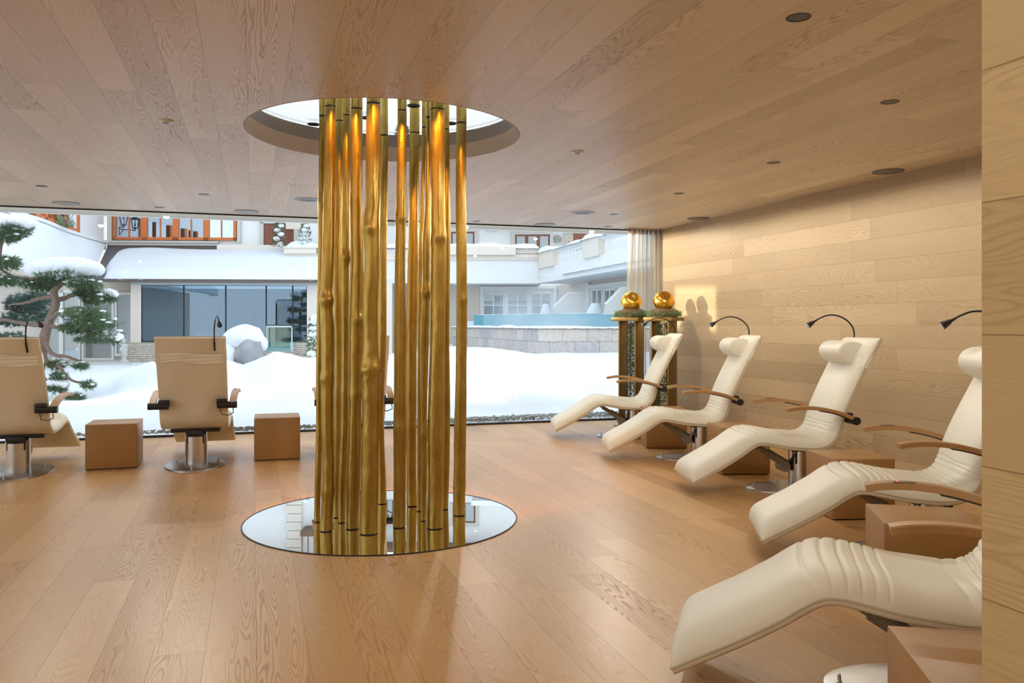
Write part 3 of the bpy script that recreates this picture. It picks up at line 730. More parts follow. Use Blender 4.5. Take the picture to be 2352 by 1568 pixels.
# ------------------------------------------------------------------ pedestals with golden apples
BETA = math.radians(35)
fdir = Vector((CS, -SN, 0)) * math.cos(BETA) - Vector((SN, CS, 0)) * math.sin(BETA)
def pedestal(px, t_, lab, seed):
    rnd = random.Random(seed)
    c = Q(px, t_, 0); rz = math.atan2(fdir.y, fdir.x)
    o = thing('gold_pedestal', lab, 'pedestal', (c.x, c.y, 0), rz, group='gold flower pedestals')
    w = .122; zt = 1.39
    MB().bbox(-w, -w + .018, -w, w, .012, zt - .045, .001).build('side_board', 'goldwood', o)
    MB().bbox(w - .018, w, -w, w, .012, zt - .045, .001).build('side_board', 'goldwood', o)
    MB().bbox(-.19, .19, -.19, .19, zt - .045, zt, .002).build('top_plate', 'goldwood', o)
    MB().bbox(-.17, .17, -.17, .17, 0, .012, .002).build('base_plate', 'goldwood', o)
    R = Matrix.Rotation(rz, 3, 'Z')
    def W(p): return c + R @ Vector(p)
    # moss wreath
    b = MB()
    tag_ = 'left' if seed == 1 else 'right'
    ms = thing('moss_wreath', 'green moss and twig wreath around the golden apple on the %s pedestal' % tag_, 'wreath', tuple(W((0, 0, zt))), group='moss wreaths')
    MB().lathe([(.05, .0), (.165, .0), (.18, .035), (.17, .075), (.12, .105), (.05, .11)], 28).build('moss_base', 'twig', ms)
    for k in range(2600):
        th = rnd.random() * 2 * PI; rr = .06 + .15 * rnd.random() ** .6; z = .01 + .10 * (1 - (rr - .06) / .16) ** .5 * (0.5 + rnd.random() * .6)
        if rr > .17: z = .01 + .06 * rnd.random()
        p = Vector((rr * math.cos(th), rr * math.sin(th), z)); d = Vector((math.cos(th) * rnd.random(), math.sin(th) * rnd.random(), rnd.uniform(-.5, 1))) + Vector((rnd.uniform(-.5, .5), rnd.uniform(-.5, .5), 0)); d.normalize()
        s_ = rnd.uniform(.02, .045); a = d.orthogonal().normalized() * .004
        b.add([p - a, p + a, p + d * s_ + a * .3], [(0, 1, 2)])
    mm = b.build('moss_sprigs', 'moss', ms, flat=True); mm['kind'] = 'stuff'
    b = MB()
    for k in range(9):
        th = rnd.random() * 2 * PI; q = []
        for s_ in range(7): q.append((.17 * math.cos(th + s_ * .16) * (1 + .06 * rnd.random()), .17 * math.sin(th + s_ * .16), .03 + .06 * rnd.random()))
        b.tube(q, .003, 5)
    b.build('twigs', 'twig', ms)
    # apple
    ap = thing('golden_apple', 'shiny golden apple ornament resting in moss on the %s pedestal' % tag_, 'ornament', tuple(W((0, 0, zt + .095))), group='golden apples')
    prof = []
    for k in range(25):
        a = PI * k / 24; r = .134 * math.sin(a) ** .85 * (1 + .05 * math.cos(a)); z = .112 - .112 * math.cos(a)
        if a > PI * .75: z -= .028 * ((a - PI * .75) / (PI * .25)) ** 2
        prof.append((max(r, .0001), z))
    tl = Matrix.Rotation(math.radians(52 if seed == 1 else 44), 4, Vector((CS, -SN, 0))) @ Matrix.Rotation(rz * 0, 4, 'Z')
    tl = Matrix.Translation((0, 0, .105)) @ tl @ Matrix.Translation((0, 0, -.105))
    body = MB().lathe(prof, 40, mat=tl).build('apple_body', 'goldfruit', ap, ang=2)
    st = [tl @ Vector(p) for p in ((0, 0, .188), (.002, 0, .215), (.010, 0, .24), (.026, 0, .262))]
    MB().tube(st, [.005, .004, .004, .0055], 8).build('apple_stem', 'twig', ap)
    # hanging greenery inside
    gr = thing('trailing_ivy', 'trailing ivy and silver bead strands hanging inside the %s pedestal' % tag_, 'garland', tuple(W((0, 0, zt - .05))), group='hanging garlands')
    gr.rotation_euler = (0, 0, rz)
    b = MB(); s2 = MB(); bd = MB()
    for v in range(7):
        x0, y0 = rnd.uniform(-.06, .09), rnd.uniform(-.09, .0); ln = rnd.uniform(.8, 1.25); q = []
        for k in range(22):
            z = -ln * k / 21; q.append(Vector((x0 + .035 * noise.noise(Vector((z * 3, v * 4, seed))) , y0 + .03 * noise.noise(Vector((z * 3, v * 4, seed + 9))), z)))
        s2.tube(q, .0022, 5)
        for k in range(330):
            p = q[rnd.randrange(1, 22)] + Vector((rnd.gauss(0, .02), rnd.gauss(0, .02), rnd.uniform(-.03, .03)))
            d = Vector((rnd.uniform(-1, 1), rnd.uniform(-1, 1), rnd.uniform(-1, .4))).normalized(); a = d.orthogonal().normalized() * .006; s_ = rnd.uniform(.016, .030)
            b.add([p, p + d * s_ * .5 + a, p + d * s_, p + d * s_ * .5 - a], [(0, 1, 2, 3)])
    iv = b.build('ivy_leaves', 'leafy', gr, flat=True); iv['kind'] = 'stuff'
    s2.build('ivy_stems', 'twig', gr)
    for v in range(3):
        x0 = .05 + .012 * v
        for k in range(52): bd.blob((x0 + .004 * math.sin(k), -.02, -.05 - .023 * k), (.005, .005, .006), 4, 0, 0)
    bb = bd.build('bead_strands', 'bead', gr); bb['kind'] = 'stuff'
    return o
pedestal(1450, 10.50, 'gold open frame pedestal nearer the window, holding the left golden apple', 1)
pedestal(1525, 10.22, 'gold open frame pedestal nearer the oak wall, holding the right golden apple', 2)

# ================================================================== outside
class Fr:
    "vertical facade frame: origin p1, local x along the facade, local y away from the viewer"
    def __init__(s, px1, t1, px2, t2):
        s.a, s.b = Q(px1, t1), Q(px2, t2); d = s.b - s.a; s.L = d.length; s.d = d / s.L
        s.rz = math.atan2(d.y, d.x); s.M = Matrix.Translation(s.a) @ Matrix.Rotation(s.rz, 4, 'Z')
    def x(s, px, off=0):
        o = s.a + Vector((-s.d.y, s.d.x, 0)) * off
        r = Q(px, 1.0); A = s.d; det = -A.x * r.y + A.y * r.x
        # o + A*k = r*t
        k = (o.x * r.y - o.y * r.x) / (-(A.x * r.y - A.y * r.x)) if abs(det) > 1e-9 else 0
        return k
    def t(s, px, off=0):
        p = s.a + s.d * s.x(px, off) + Vector((-s.d.y, s.d.x, 0)) * off
        return p.x * SN + p.y * CS
    def z(s, px, py, off=0): return zat(py, s.t(px, off))
def fth(name, fr, label, cat, group=None):
    return thing(name, label, cat, tuple(fr.a), fr.rz, group)
def pxbox(b, fr, px0, px1, py0, py1, y0, y1):
    "box on a facade given by its picture rectangle (front face at depth y0)"
    xm = (px0 + px1) / 2
    return b.box(fr.x(px0, y0), fr.x(px1, y0), y0, y1, fr.z(xm, py1, y0), fr.z(xm, py0, y0))

# --- snow covered garden
def interp(tab, x):
    if x <= tab[0][0]: return tab[0][1]
    for (a, p), (b_, q) in zip(tab, tab[1:]):
        if x <= b_: 
            f = (x - a) / (b_ - a); f = f * f * (3 - 2 * f); return p + (q - p) * f
    return tab[-1][1]
CR = [(-900, .15), (-200, .10), (60, .08), (180, .12), (235, .22), (300, .42), (350, .52), (430, .60), (520, .62), (560, .52), (600, .62), (632, .74), (668, .68), (700, .60), (740, .64), (900, .66), (1050, .84), (1120, .80), (1240, .66), (1330, .655), (1440, .655), (1700, .62), (2600, .5)]
BK = [(-900, .0), (700, .0), (830, .1), (1000, .55), (1300, .60), (2600, .5)]
def terrain(px, t):
    hc = interp(CR, px); hb = interp(BK, px)
    wt = Q(px, t); t0 = (WY + .14) / Q(px, 1.0).y
    tc = 16.2
    if t <= tc:
        f = (t - t0) / (tc - t0); g = f * f * (3 - 2 * f) * .55 + f * .45
        h = hc * g
        # low drift with a scooped lee side in front of the pool
        if px > 1050: h += .10 * math.exp(-((t - 12.3) / .35) ** 2) * min(1, (px - 1050) / 130) - .05 * math.exp(-((t - 11.7) / .3) ** 2)
    else:
        f = min(1, (t - tc) / 4.5); f = f * f * (3 - 2 * f); h = hc + (hb - hc) * f
    k = min(1, max(0, (t - t0) / 1.2))
    h += k * (.05 * noise.noise(Vector((wt.x * .7, wt.y * .7, 0))) + .018 * noise.noise(Vector((wt.x * 3, wt.y * 3, 4))))
    if 225 < px < 760: h += .035 * noise.noise(Vector((px * .09, t * 1.1, 3))) * math.exp(-((t - tc) / 2.0) ** 2)
    return h * k + .01 - .03 * (1 - k)
cols = list(range(-1500, 2601, 14))
def rowt(i): return 0
NR = 90
def tf(i, j):
    px = cols[j]; t0 = (WY + .14) / Q(px, 1.0).y if Q(px, 1.0).y > .15 else 60
    t1 = 44
    f = i / (NR - 1); t = t0 + (t1 - t0) * f ** 1.7
    p = Q(px, t); return (p.x, p.y, terrain(px, t))
cols = [c for c in cols if Q(c, 1.0).y > .32]
g = MB().grid(NR, len(cols), tf).build('snow_ground', 'snow', None, ang=3)
tag(g, 'deep white snow covering the garden beyond the window', 'snow'); g['kind'] = 'stuff'
def hgt(px, t): return terrain(px, t)
struct(MB().box(-70, 60, WY + .14, 90, -.5, -.06).build('floor_ground', 'snow', flat=True))

# gravel strip along the glass
b = MB(); rnd = random.Random(3)
for k in range(2600):
    u = rnd.random() ** .8; x = -.3 + 5.4 * u if k % 5 else rnd.uniform(-2.6, .5)
    wd = .08 + .42 * max(0, min(1, (x - .6) / 3.2))
    y = WY + .15 + rnd.random() ** 1.2 * wd; s_ = rnd.uniform(.010, .026)
    z = .022 + .05 * rnd.random() * (1 - (y - WY - .15) / max(wd, .01) * .5)
    b.blob((x, y, z), (s_, s_ * .8, s_ * .55), 3, k, .3, 2)
gr = b.build('gravel_strip', 'gravel', None, ang=.5); tag(gr, 'grey gravel strip showing along the outside foot of the window', 'gravel'); gr['kind'] = 'stuff'

# --- lower pavilion on the left
FL = Fr(300, 28.0, 725, 28.5)
bl = fth('spa_pavilion', FL, 'single storey glazed pavilion with thick snow on its roof across the garden', 'building')
b = MB(); pxbox(b, FL, 293, 612, 786, 840, -.12, .15); pxbox(b, FL, 672, 740, 786, 840, -.12, .15); pxbox(b, FL, 612, 672, 806, 840, -.9, .15)
b.build('stone_plinth', 'stackstone', bl, flat=True)
b = MB(); pxbox(b, FL, 300, 324, 650, 787, -.05, .4); pxbox(b, FL, 705, 900, 650, 840, -.05, .4); b.build('pillar', 'cream', bl, flat=True)
b = MB(); pxbox(b, FL, 300, 735, 646, 655, -.1, .4); b.build('fascia', 'headframe', bl, flat=True)
edges = [324, 421.5, 518, 611, 672, 705]
for a, c in zip(edges, edges[1:]):
    bot = 747 if a == 611 else 784
    g_ = pxbox(MB(), FL, a + 1.2, c - 1.2, 656, bot, 0, .02).build('glass_bay', 'bldglass', bl, flat=True)
    b = MB(); pxbox(b, FL, a - 1, a + 1.2, 654, bot, -.03, .05); pxbox(b, FL, a, c, bot - 1.5, bot + 1, -.03, .05); pxbox(b, FL, c - 1.2, c + 1, 654, bot, -.03, .05)
    b.build('frame', 'darkframe', g_, flat=True)
x0, x1 = FL.x(324), FL.x(706)
MB().box(x0, x1, 5.0, 5.2, 0, 2.75).build('stone_back_wall', 'stackstone', bl, flat=True)
MB().box(x0 - .3, x0, .1, 5.2, 0, 2.75).box(x1, x1 + .2, .1, 5.2, 0, 2.75).build('side_wall', 'cream', bl, flat=True)
MB().box(x0, x1, 0.02, 5.2, -.02, .35).build('interior_floor', 'teal', bl, flat=True)
b = MB()
for k in range(4): b.box(x0 + 1.3 + 1.35 * k, x0 + 1.42 + 1.35 * k, 4.85, 4.98, .3, 2.7)
b.build('interior_post', 'timber', bl, flat=True)
# whirlpool glass box in front
b = MB(); pxbox(b, FL, 614, 668, 752, 806, -.95, -.93); pxbox(b, FL, 614, 668, 752, 806, -.02, 0); tb = b.build('whirlpool_glass', 'tubglass', bl, flat=True)
b = MB(); pxbox(b, FL, 616, 666, 786, 806, -.9, -.06); b.build('whirlpool_water', 'water', tb, flat=True)
b = MB(); pxbox(b, FL, 611, 671, 748, 751.5, -.97, -.9); pxbox(b, FL, 611, 613, 748, 806, -.97, -.9); pxbox(b, FL, 669, 671, 748, 806, -.97, -.9); b.build('whirlpool_frame', 'headframe', tb, flat=True)
# roof + gutter + snow
ez = 2.95; b = MB(); pxbox(b, FL, 214, 740, 641, 648, -.45, -.30); b.build('gutter', 'gutter', bl, flat=True)
gx0, gx1 = FL.x(214, -.4), FL.x(742, -.4)
U0, U1 = FL.x(246, 2.6), FL.x(742, 2.6)
b = MB(); b.add([(gx0, -.4, ez - .1), (gx1, -.4, ez - .1), (U1, 2.6, 4.16), (U0, 2.6, 4.16), (gx0, -.4, ez - .2), (gx1, -.4, ez - .2), (U1, 2.6, 4.0), (U0, 2.6, 4.0)], [(0, 1, 2, 3), (7, 6, 5, 4), (0, 4, 5, 1), (1, 5, 6, 2), (3, 2, 6, 7), (0, 3, 7, 4)])
b.build('slate_roof', 'slate', bl, flat=True)
def snowroof(i, j):
    v = i / 24; u = j / 70
    x0_ = interp([(0, FL.x(238, -.4)), (.5, FL.x(250, 1.0)), (.85, FL.x(268, 2.0)), (1, FL.x(310, 2.4))], v)
    x = x0_ + (gx1 - x0_) * u; y = -.44 + 2.75 * v
    z = ez - .12 + (4.12 - ez + .1) * (y + .4) / 3.0
    e = min(1, v / .10, (1 - v) / .12, u / .04 if u < .5 else 1); e = max(0, e); e = (1 - (1 - e) ** 2) ** .5
    z += (.24 + .05 * noise.noise(Vector((x * .8, y * 1.2, 1)))) * e * (1 if v > .02 else .1)
    if v < .06: z += .02 * noise.noise(Vector((x * 5, 0, 0)))
    return (x, y + .03 * noise.noise(Vector((x * 3, v * 3, 0))), z)
MB().grid(25, 71, snowroof).build('roof_snow', 'snow', bl, ang=2)
b = MB()
for k in range(14):
    x = FL.x(300 + 30 * k, 2.2); b.box(x - .015, x + .015, 2.25, 2.3, 4.0, 4.12)
b.build('snow_guard', 'gutter', bl, flat=True)

# --- upper storey behind the pavilion
FU = Fr(245, 30.5, 762, 31.0)
hu = fth('hotel_house', FU, 'white upper storey with orange wooden windows and carved brown door behind the pavilion roof', 'building')
MB().box(0, FU.L, .1, 6, 2.9, 7.6).build('wall', 'white', hu, flat=True)
b = MB(); pxbox(b, FU, 246, 500, 553, 557, -.12, .1); pxbox(b, FU, 246, 500, 557, 563.5, -.06, .1); b.build('window_sill_band', 'greytrim', hu, flat=True)
b = MB(); pxbox(b, FU, 498, 655, 562, 575, -.35, .1); b.build('cornice_box', 'cream', hu, flat=True)
b = MB(); pxbox(b, FU, 246, 655, 563.5, 573, -.02, .1); b.build('flashing', 'gutter', hu, flat=True)
wz0 = FU.z(400, 551); wz1 = 6.25
for (a, c) in ((260, 332), (332, 404), (404, 474), (474, 543)):
    xa, xc = FU.x(a), FU.x(c)
    wn = MB().box(xa, xa + .11, -.04, .1, wz0, wz1).box(xc - .11, xc, -.04, .1, wz0, wz1).box(xa, xc, -.04, .1, wz0, wz0 + .1).box(xa, xc, -.04, .1, wz1 - .1, wz1).box((xa + xc) / 2 - .02, (xa + xc) / 2 + .02, -.02, .1, wz0, wz1).build('window_frame', 'orangewood', hu, flat=True)
    MB().box(xa + .1, xc - .1, .02, .04, wz0 + .08, wz1 - .08).build('pane', 'darkglass', wn, flat=True)
    MB().box(xa + .1, xc - .1, .06, .08, wz0 + .08, wz1 - .08).build('room_behind', 'room', wn, flat=True)
b = MB(); pxbox(b, FU, 246, 256, 440, 553, -.05, .1); b.box(FU.x(545), FU.x(553), -.05, .1, FU.z(550, 556), 6.6); b.build('window_surround', 'greytrim', hu, flat=True)
b = MB(); xa, xc = FU.x(597), FU.x(684); zt = FU.z(640, 505); b.box(xa, xa + .14, -.05, .1, 4.0, zt).box(xc - .14, xc, -.05, .1, 4.0, zt).box(xa, xc, -.05, .1, zt - .14, zt).box((xa + xc) / 2 - .15, (xa + xc) / 2 + .15, -.09, .0, zt - .16, zt + .14)
b.build('door_surround', 'greytrim', hu, flat=True)
dr = MB(); xa, xc = FU.x(605), FU.x(677); zt2 = FU.z(640, 514); zb = FU.z(640, 566)
dr.box(xa, xc, .02, .1, zb, zt2); xm = (xa + xc) / 2
for k in range(7):
    for sg in (-1, 1):
        o_ = zb + .06 + .13 * k; p = Vector((xm, 0, o_)); q = Vector((xm + sg * .42, 0, o_ + .36))
        if q.z < zt2 - .03: dr.tube([(xm + sg * .03, .018, o_), (xm + sg * .42, .018, o_ + .36)], .012, 4)
dr = dr.build('carved_door', 'doorwood', hu, flat=True)
# quoins, balcony, eaves seen only in the floor mirror
b = MB()
for k in range(9):
    z = 4.9 + .32 * k; w_ = .32 if k % 2 else .48; x = FU.x(672); b.box(x - w_ / 2, x + .34, -.06, .1, z, z + .30)
b.build('corner_quoins', 'cream', hu, flat=True)
x = FU.x(700); b = MB(); b.box(x, FU.L, -.9, .1, 6.35, 6.5)
for k in range(5): b.box(x + .05 + .22 * k, x + .09 + .22 * k, -.9, -.86, 6.5, 7.2)
b.box(x, FU.L, -.92, -.84, 7.2, 7.27); b.build('balcony', 'timber', hu, flat=True)
b = MB(); b.box(-.6, FU.L + .5, -1.1, .3, 7.55, 7.72); b.build('eave', 'timber', hu, flat=True)
def rs(i, j):
    return (-.6 + (FU.L + 1.1) * j / 40, -1.15 + 6.5 * i / 12, 7.72 + .32 * min(1, i / 2, j / 2, (40 - j) / 2) ** .5 + .05 * noise.noise(Vector((j * .4, i * .4, 0))) + .10 * i)
MB().grid(13, 41, rs).build('roof_snow', 'snow', hu, ang=2)

# wall lantern
p = FU.M @ Vector((FU.x(284, -.5), -.5, FU.z(284, 505, -.5)))
ln = thing('wall_lantern', 'black wrought iron wall lantern in front of the orange windows', 'lantern', tuple(p), FU.rz)
b = MB().lathe([(.0001, .42), (.02, .36), (.03, .30), (.05, .26), (.19, .17), (.19, .15), (.15, .15)], 6)
b.lathe([(.10, -.20), (.10, -.17), (.02, -.22), (.015, -.28), (.0001, -.30)][::-1], 6)
for k in range(6):
    a = PI * k / 3; b.tube([(.155 * math.cos(a), .155 * math.sin(a), .15), (.095 * math.cos(a), .095 * math.sin(a), -.18)], .010, 5)
b.build('lantern_cage', 'iron', ln, ang=.4)
MB().tube([(0, 0, -.28), (-.15, .05, -.24), (-.3, .3, -.28), (-.35, .5, -.26)], .016, 6).tube([(-.3, .35, -.28), (-.36, .5, -.5)], .012, 6).build('bracket', 'iron', ln)
MB().blob((0, 0, -.06), (.03, .03, .06), 6, 0, 0).build('bulb', 'lens', ln)

# --- curved left wing
EV = [(-420, 15.0), (-260, 16.2), (-110, 18.0), (48, 20.7), (140, 24.2), (216, 27.6)]
UP = [(-460, 17.2), (-250, 18.8), (-60, 20.8), (75, 23.3), (165, 27.0), (246, 30.4)]
def poly(tab, z, n=30):
    pts = [Q(px, t_, z) for px, t_ in tab]; return spline([tuple(p) for p in pts], n)[0]
lw = thing('curved_wing', 'curved white wing with cornice and snow roof at the left, behind the pine', 'building')
e2, u2 = poly(EV, 2.87), poly(UP, 4.12)
def band(b, line, z0, z1, th_):
    n = len(line); vs = []
    for i, p in enumerate(line):
        d = (line[min(i + 1, n - 1)] - line[max(0, i - 1)]).normalized(); nn = Vector((-d.y, d.x, 0))
        for k, z in ((0, z0), (0, z1), (1, z1), (1, z0)): vs.append(Vector((p.x, p.y, z)) + nn * th_ * k)
    fs = [(i * 4 + k, i * 4 + (k + 1) % 4, (i + 1) * 4 + (k + 1) % 4, (i + 1) * 4 + k) for i in range(n - 1) for k in range(4)] + [(0, 1, 2, 3), tuple(range(4 * n - 4, 4 * n))]
    return b.add(vs, fs)
def off(line, d_):
    n = len(line); r = []
    for i, p in enumerate(line):
        d = (line[min(i + 1, n - 1)] - line[max(0, i - 1)]).normalized(); r.append(p + Vector((-d.y, d.x, 0)) * d_)
    return r
MB().grid(12, 30, lambda i, j: tuple(e2[j].lerp(u2[j], i / 11) + Vector((0, 0, .12 + .16 * min(1, i / 2, (11 - i) / 2 + .3) + .03 * noise.noise(Vector((i * .4, j * .4, 8))))))).build('roof_snow', 'snow', lw, ang=2)
band(MB(), e2, 2.72, 2.99, .3).build('eave_fascia', 'white', lw)
band(MB(), off(u2, .02), 4.08, 4.30, .25).build('cornice', 'white', lw)
band(MB(), off(u2, -.06), 4.30, 4.40, .35).build('cornice_cap', 'white', lw)
band(MB(), off(u2, .12), 4.3, 7.0, .3).build('upper_wall', 'white', lw)
i1 = 21
band(MB(), off(e2, 1.3), -.1, 2.8, .3).build('lower_wall', 'cream', lw)
FW = Fr(75, 23.25, 160, 26.8)
b = MB()
for a, c in ((76, 104), (104, 132), (132, 181)):
    xa, xc = FW.x(a, .02), FW.x(c, .02); b.box(xa, xa + .12, -.02, .2, 4.42, 5.6).box(xc - .12, xc, -.02, .2, 4.42, 5.6).box(xa, xc, -.02, .2, 4.42, 4.52).box((xa + xc) / 2 - .02, (xa + xc) / 2 + .02, 0, .2, 4.42, 5.6)
wn = b
wf = MB().add([FW.M @ Vector(v) for v in wn.v], wn.f).build('window_frame', 'orangewood', lw, flat=True)
b = MB().box(FW.x(76), FW.x(181), .08, .12, 4.45, 5.6); MB().add([FW.M @ Vector(v) for v in b.v], b.f).build('pane', 'darkglass', wf, flat=True)
b = MB().box(FW.x(76), FW.x(181), .14, .18, 4.45, 5.6); MB().add([FW.M @ Vector(v) for v in b.v], b.f).build('room_behind', 'room', wf, flat=True)
# flower box
fb = Q(148, 25.8, 4.42)
fx = thing('flower_box', 'snowy planter with green leaves and magenta flowers on the curved cornice', 'planter', tuple(fb))
b = MB(); fl2 = MB(); rnd = random.Random(5)
ddir = (Q(165, 26.6) - Q(128, 25.3)).normalized()
for k in range(420):
    p = ddir * rnd.uniform(-.62, .62) + Vector((rnd.gauss(0, .08), rnd.gauss(0, .08), abs(rnd.gauss(.08, .09)))); d = Vector((rnd.uniform(-1, 1), rnd.uniform(-1, 1), rnd.uniform(-.3, 1))).normalized(); a = d.orthogonal().normalized() * .03
    b.add([p - a, p + d * .04 + a * .2, p + d * .09, p + a], [(0, 1, 2, 3)])
for k in range(14):
    p = ddir * rnd.choice((-.18, .2, .25, -.1)) + Vector((rnd.gauss(0, .07) - .05, rnd.gauss(0, .05) - .12, .08 + abs(rnd.gauss(.03, .04)))); fl2.blob(p, (.045, .045, .035), 5, k, .3)
lv = b.build('leaves', 'moss', fx, flat=True); lv['kind'] = 'stuff'
fl2.build('blossoms', 'flower', fx)
# glazed doors under the curved eave (behind the pine)
FD = Fr(100, 28.6, 300, 28.6)
gd = fth('terrace_doors', FD, 'tall white framed glass doors behind the pine, left of the stone plinth', 'door')
pxbox(MB(), FD, 60, 300, 640, 830, .12, .3).build('wall', 'cream', gd, flat=True)
for a, c, y0, y1 in ((101, 140, 672, 821), (140, 179, 672, 820), (192, 256, 679, 822), (268, 299, 677, 812)):
    f = MB(); pxbox(f, FD, a - 5, a, y0 - 6, y1 + 6, 0, .12); pxbox(f, FD, c, c + 5, y0 - 6, y1 + 6, 0, .12); pxbox(f, FD, a, c, y0 - 6, y0, 0, .12); pxbox(f, FD, a, c, y1, y1 + 6, 0, .12)
    f = f.build('door_frame', 'whitepaint', gd, flat=True)
    pxbox(MB(), FD, a, c, y0, y1, .04, .06).build('glass', 'darkglass', f, flat=True)
    pxbox(MB(), FD, a, c, y0, y1, .09, .11).build('room_behind', 'room', f, flat=True)
# paved strip by the doors
pv = MB(); q0, q1, q2, q3 = Q(60, 25.5), Q(300, 26.0), Q(300, 28.6), Q(60, 28.6)
pv.add([(q.x, q.y, z) for z in (.0, .06) for q in (q0, q1, q2, q3)], [(0, 1, 2, 3), (7, 6, 5, 4), (0, 4, 5, 1), (1, 5, 6, 2), (2, 6, 7, 3), (3, 7, 4, 0)])
o = pv.build('paved_path', 'greytrim', flat=True); struct(o)
# putto statue
sp_ = Q(285, 27.2, 0.05)
st = thing('garden_statue', 'small pale stone cherub statue on a pedestal beside the stone plinth', 'statue', tuple(sp_))
MB().lathe([(.14, 0), (.14, .05), (.09, .08), (.08, .20), (.12, .26), (.12, .30)], 16).build('plinth', 'statue', st)
b = MB().tube([(0, 0, .30), (.02, 0, .42), (0, 0, .55), (.02, 0, .62)], [.09, .10, .085, .05], 12).blob((-.02, 0, .70), (.075, .075, .085), 8, 1, .1)
b.tube([(-.05, -.02, .32), (-.09, -.08, .40), (-.06, -.04, .48)], [.045, .05, .05], 8).tube([(.06, -.02, .58), (.13, -.06, .52), (.05, -.10, .48)], [.035, .03, .025], 8).tube([(-.06, -.02, .57), (-.13, -.05, .62), (-.07, -.08, .70)], [.035, .03, .025], 8)
b.build('cherub_figure', 'statue', st)
# planter shrubs on the upper terrace
def snowshrub(px, t_, z, w_, h_, lab, cat='shrub', seed=0, dark=True):
    o = thing('snowy_shrub', lab, cat, tuple(Q(px, t_, z)), group='snow laden shrubs')
    rnd = random.Random(seed); b = MB()
    for k in range(260):
        u = rnd.random(); th = rnd.random() * 2 * PI; r = w_ / 2 * (1 - u * .55) * rnd.random() ** .5
        p = Vector((r * math.cos(th), r * math.sin(th), h_ * u)); d = Vector((math.cos(th), math.sin(th), rnd.uniform(-.2, 1))).normalized(); a = d.orthogonal().normalized() * w_ * .05
        b.add([p - a, p + d * w_ * .18, p + a], [(0, 1, 2)])
    lf = b.build('foliage', 'needle', o, flat=True); lf['kind'] = 'stuff'
    MB().tube([(0, 0, 0), (0, 0, h_ * .9)], w_ * .05, 6).build('stem', 'bark', o)
    s_ = MB()
    for k in range(6):
        u = (k + .7) / 6.2; th = rnd.random() * 6.3; r = w_ * .22 * (1 - u * .6)
        s_.blob((r * math.cos(th), r * math.sin(th) - w_ * .1, h_ * u), (w_ * .22, w_ * .22, h_ * .08), 6, k, .3)
    s_.blob((0, 0, h_), (w_ * .26, w_ * .26, h_ * .10), 6, 9, .2)
    sn = s_.build('snow_clumps', 'snow', o, ang=2); return o
snowshrub(641, 29.9, 4.15, .55, 1.0, 'slim snow dotted shrub in front of the carved brown door', seed=1)
snowshrub(701, 29.9, 4.20, .50, .92, 'snow capped conical shrub right of the carved brown door', seed=2)
snowshrub(727, 19.5, .50, .55, .95, 'snow laden dark shrub at the foot of the pavilion beside the gilded trunks', seed=3)
# snow covered boulder
bo = thing('boulder', 'big round boulder capped with snow rising from the snow drift', 'boulder', tuple(Q(564, 16.6, .50)))
MB().blob((.07, -.15, .18), (.27, .28, .38), 14, 4, .3, 1.3).build('rock', 'boulder', bo)
MB().blob((-.02, .06, .53), (.40, .36, .27), 12, 7, .15, 1.6).blob((-.30, -.02, .18), (.17, .2, .28), 8, 2, .25).blob((.30, .0, .40), (.13, .16, .17), 8, 3, .3).build('snow_cap', 'snow', bo, ang=2)

# --- right building with the roof terrace
R1 = Fr(655, 29.8, 1240, 30.0); R2 = Fr(1240, 30.0, 1600, 18.4)
rb = fth('terrace_building', R1, 'white building with a snowy roof terrace and balustrade wrapping round behind the pool', 'building')
Mi = R1.M.inverted()
def tr2(b, fr):
    "bring a mesh from another facade frame into the parent's frame"
    b.v = [tuple(Mi @ (fr.M @ Vector(v))) for v in b.v]; return b
b = MB(); b.box(0, R1.L, 0, .35, 2.98, 3.66); b.v = list(b.v); w_a = MB().box(-.02, R2.L, 0, .35, 2.98, 3.34)
b2 = tr2(w_a, R2); b.add(b2.v, b2.f); b.build('parapet_wall', 'white', rb, flat=True)
b = MB().box(0, R1.L + .05, -.10, 2.2, 2.80, 2.98); c_ = tr2(MB().box(-.05, R2.L, -.10, 2.4, 2.80, 2.98), R2); b.add(c_.v, c_.f); b.build('terrace_slab', 'white', rb, flat=True)
b = MB().box(0, R1.L, -.06, .42, 3.66, 3.88).box(R1.x(655), R1.x(728), -.16, .42, 3.88, 4.12).box(R1.x(960), R1.x(1184), -.22, .42, 3.84, 4.14).box(R1.x(1184), R1.L, -.05, .42, 3.9, 4.08).build('planter_boxes', 'cream', rb, flat=True)
b = MB()
for k in range(10): b.box(R1.x(1188) + .105 * k, R1.x(1188) + .045 + .105 * k, -.075, -.05, 3.70, 3.75)
b.build('dentils', 'greytrim', rb, flat=True)
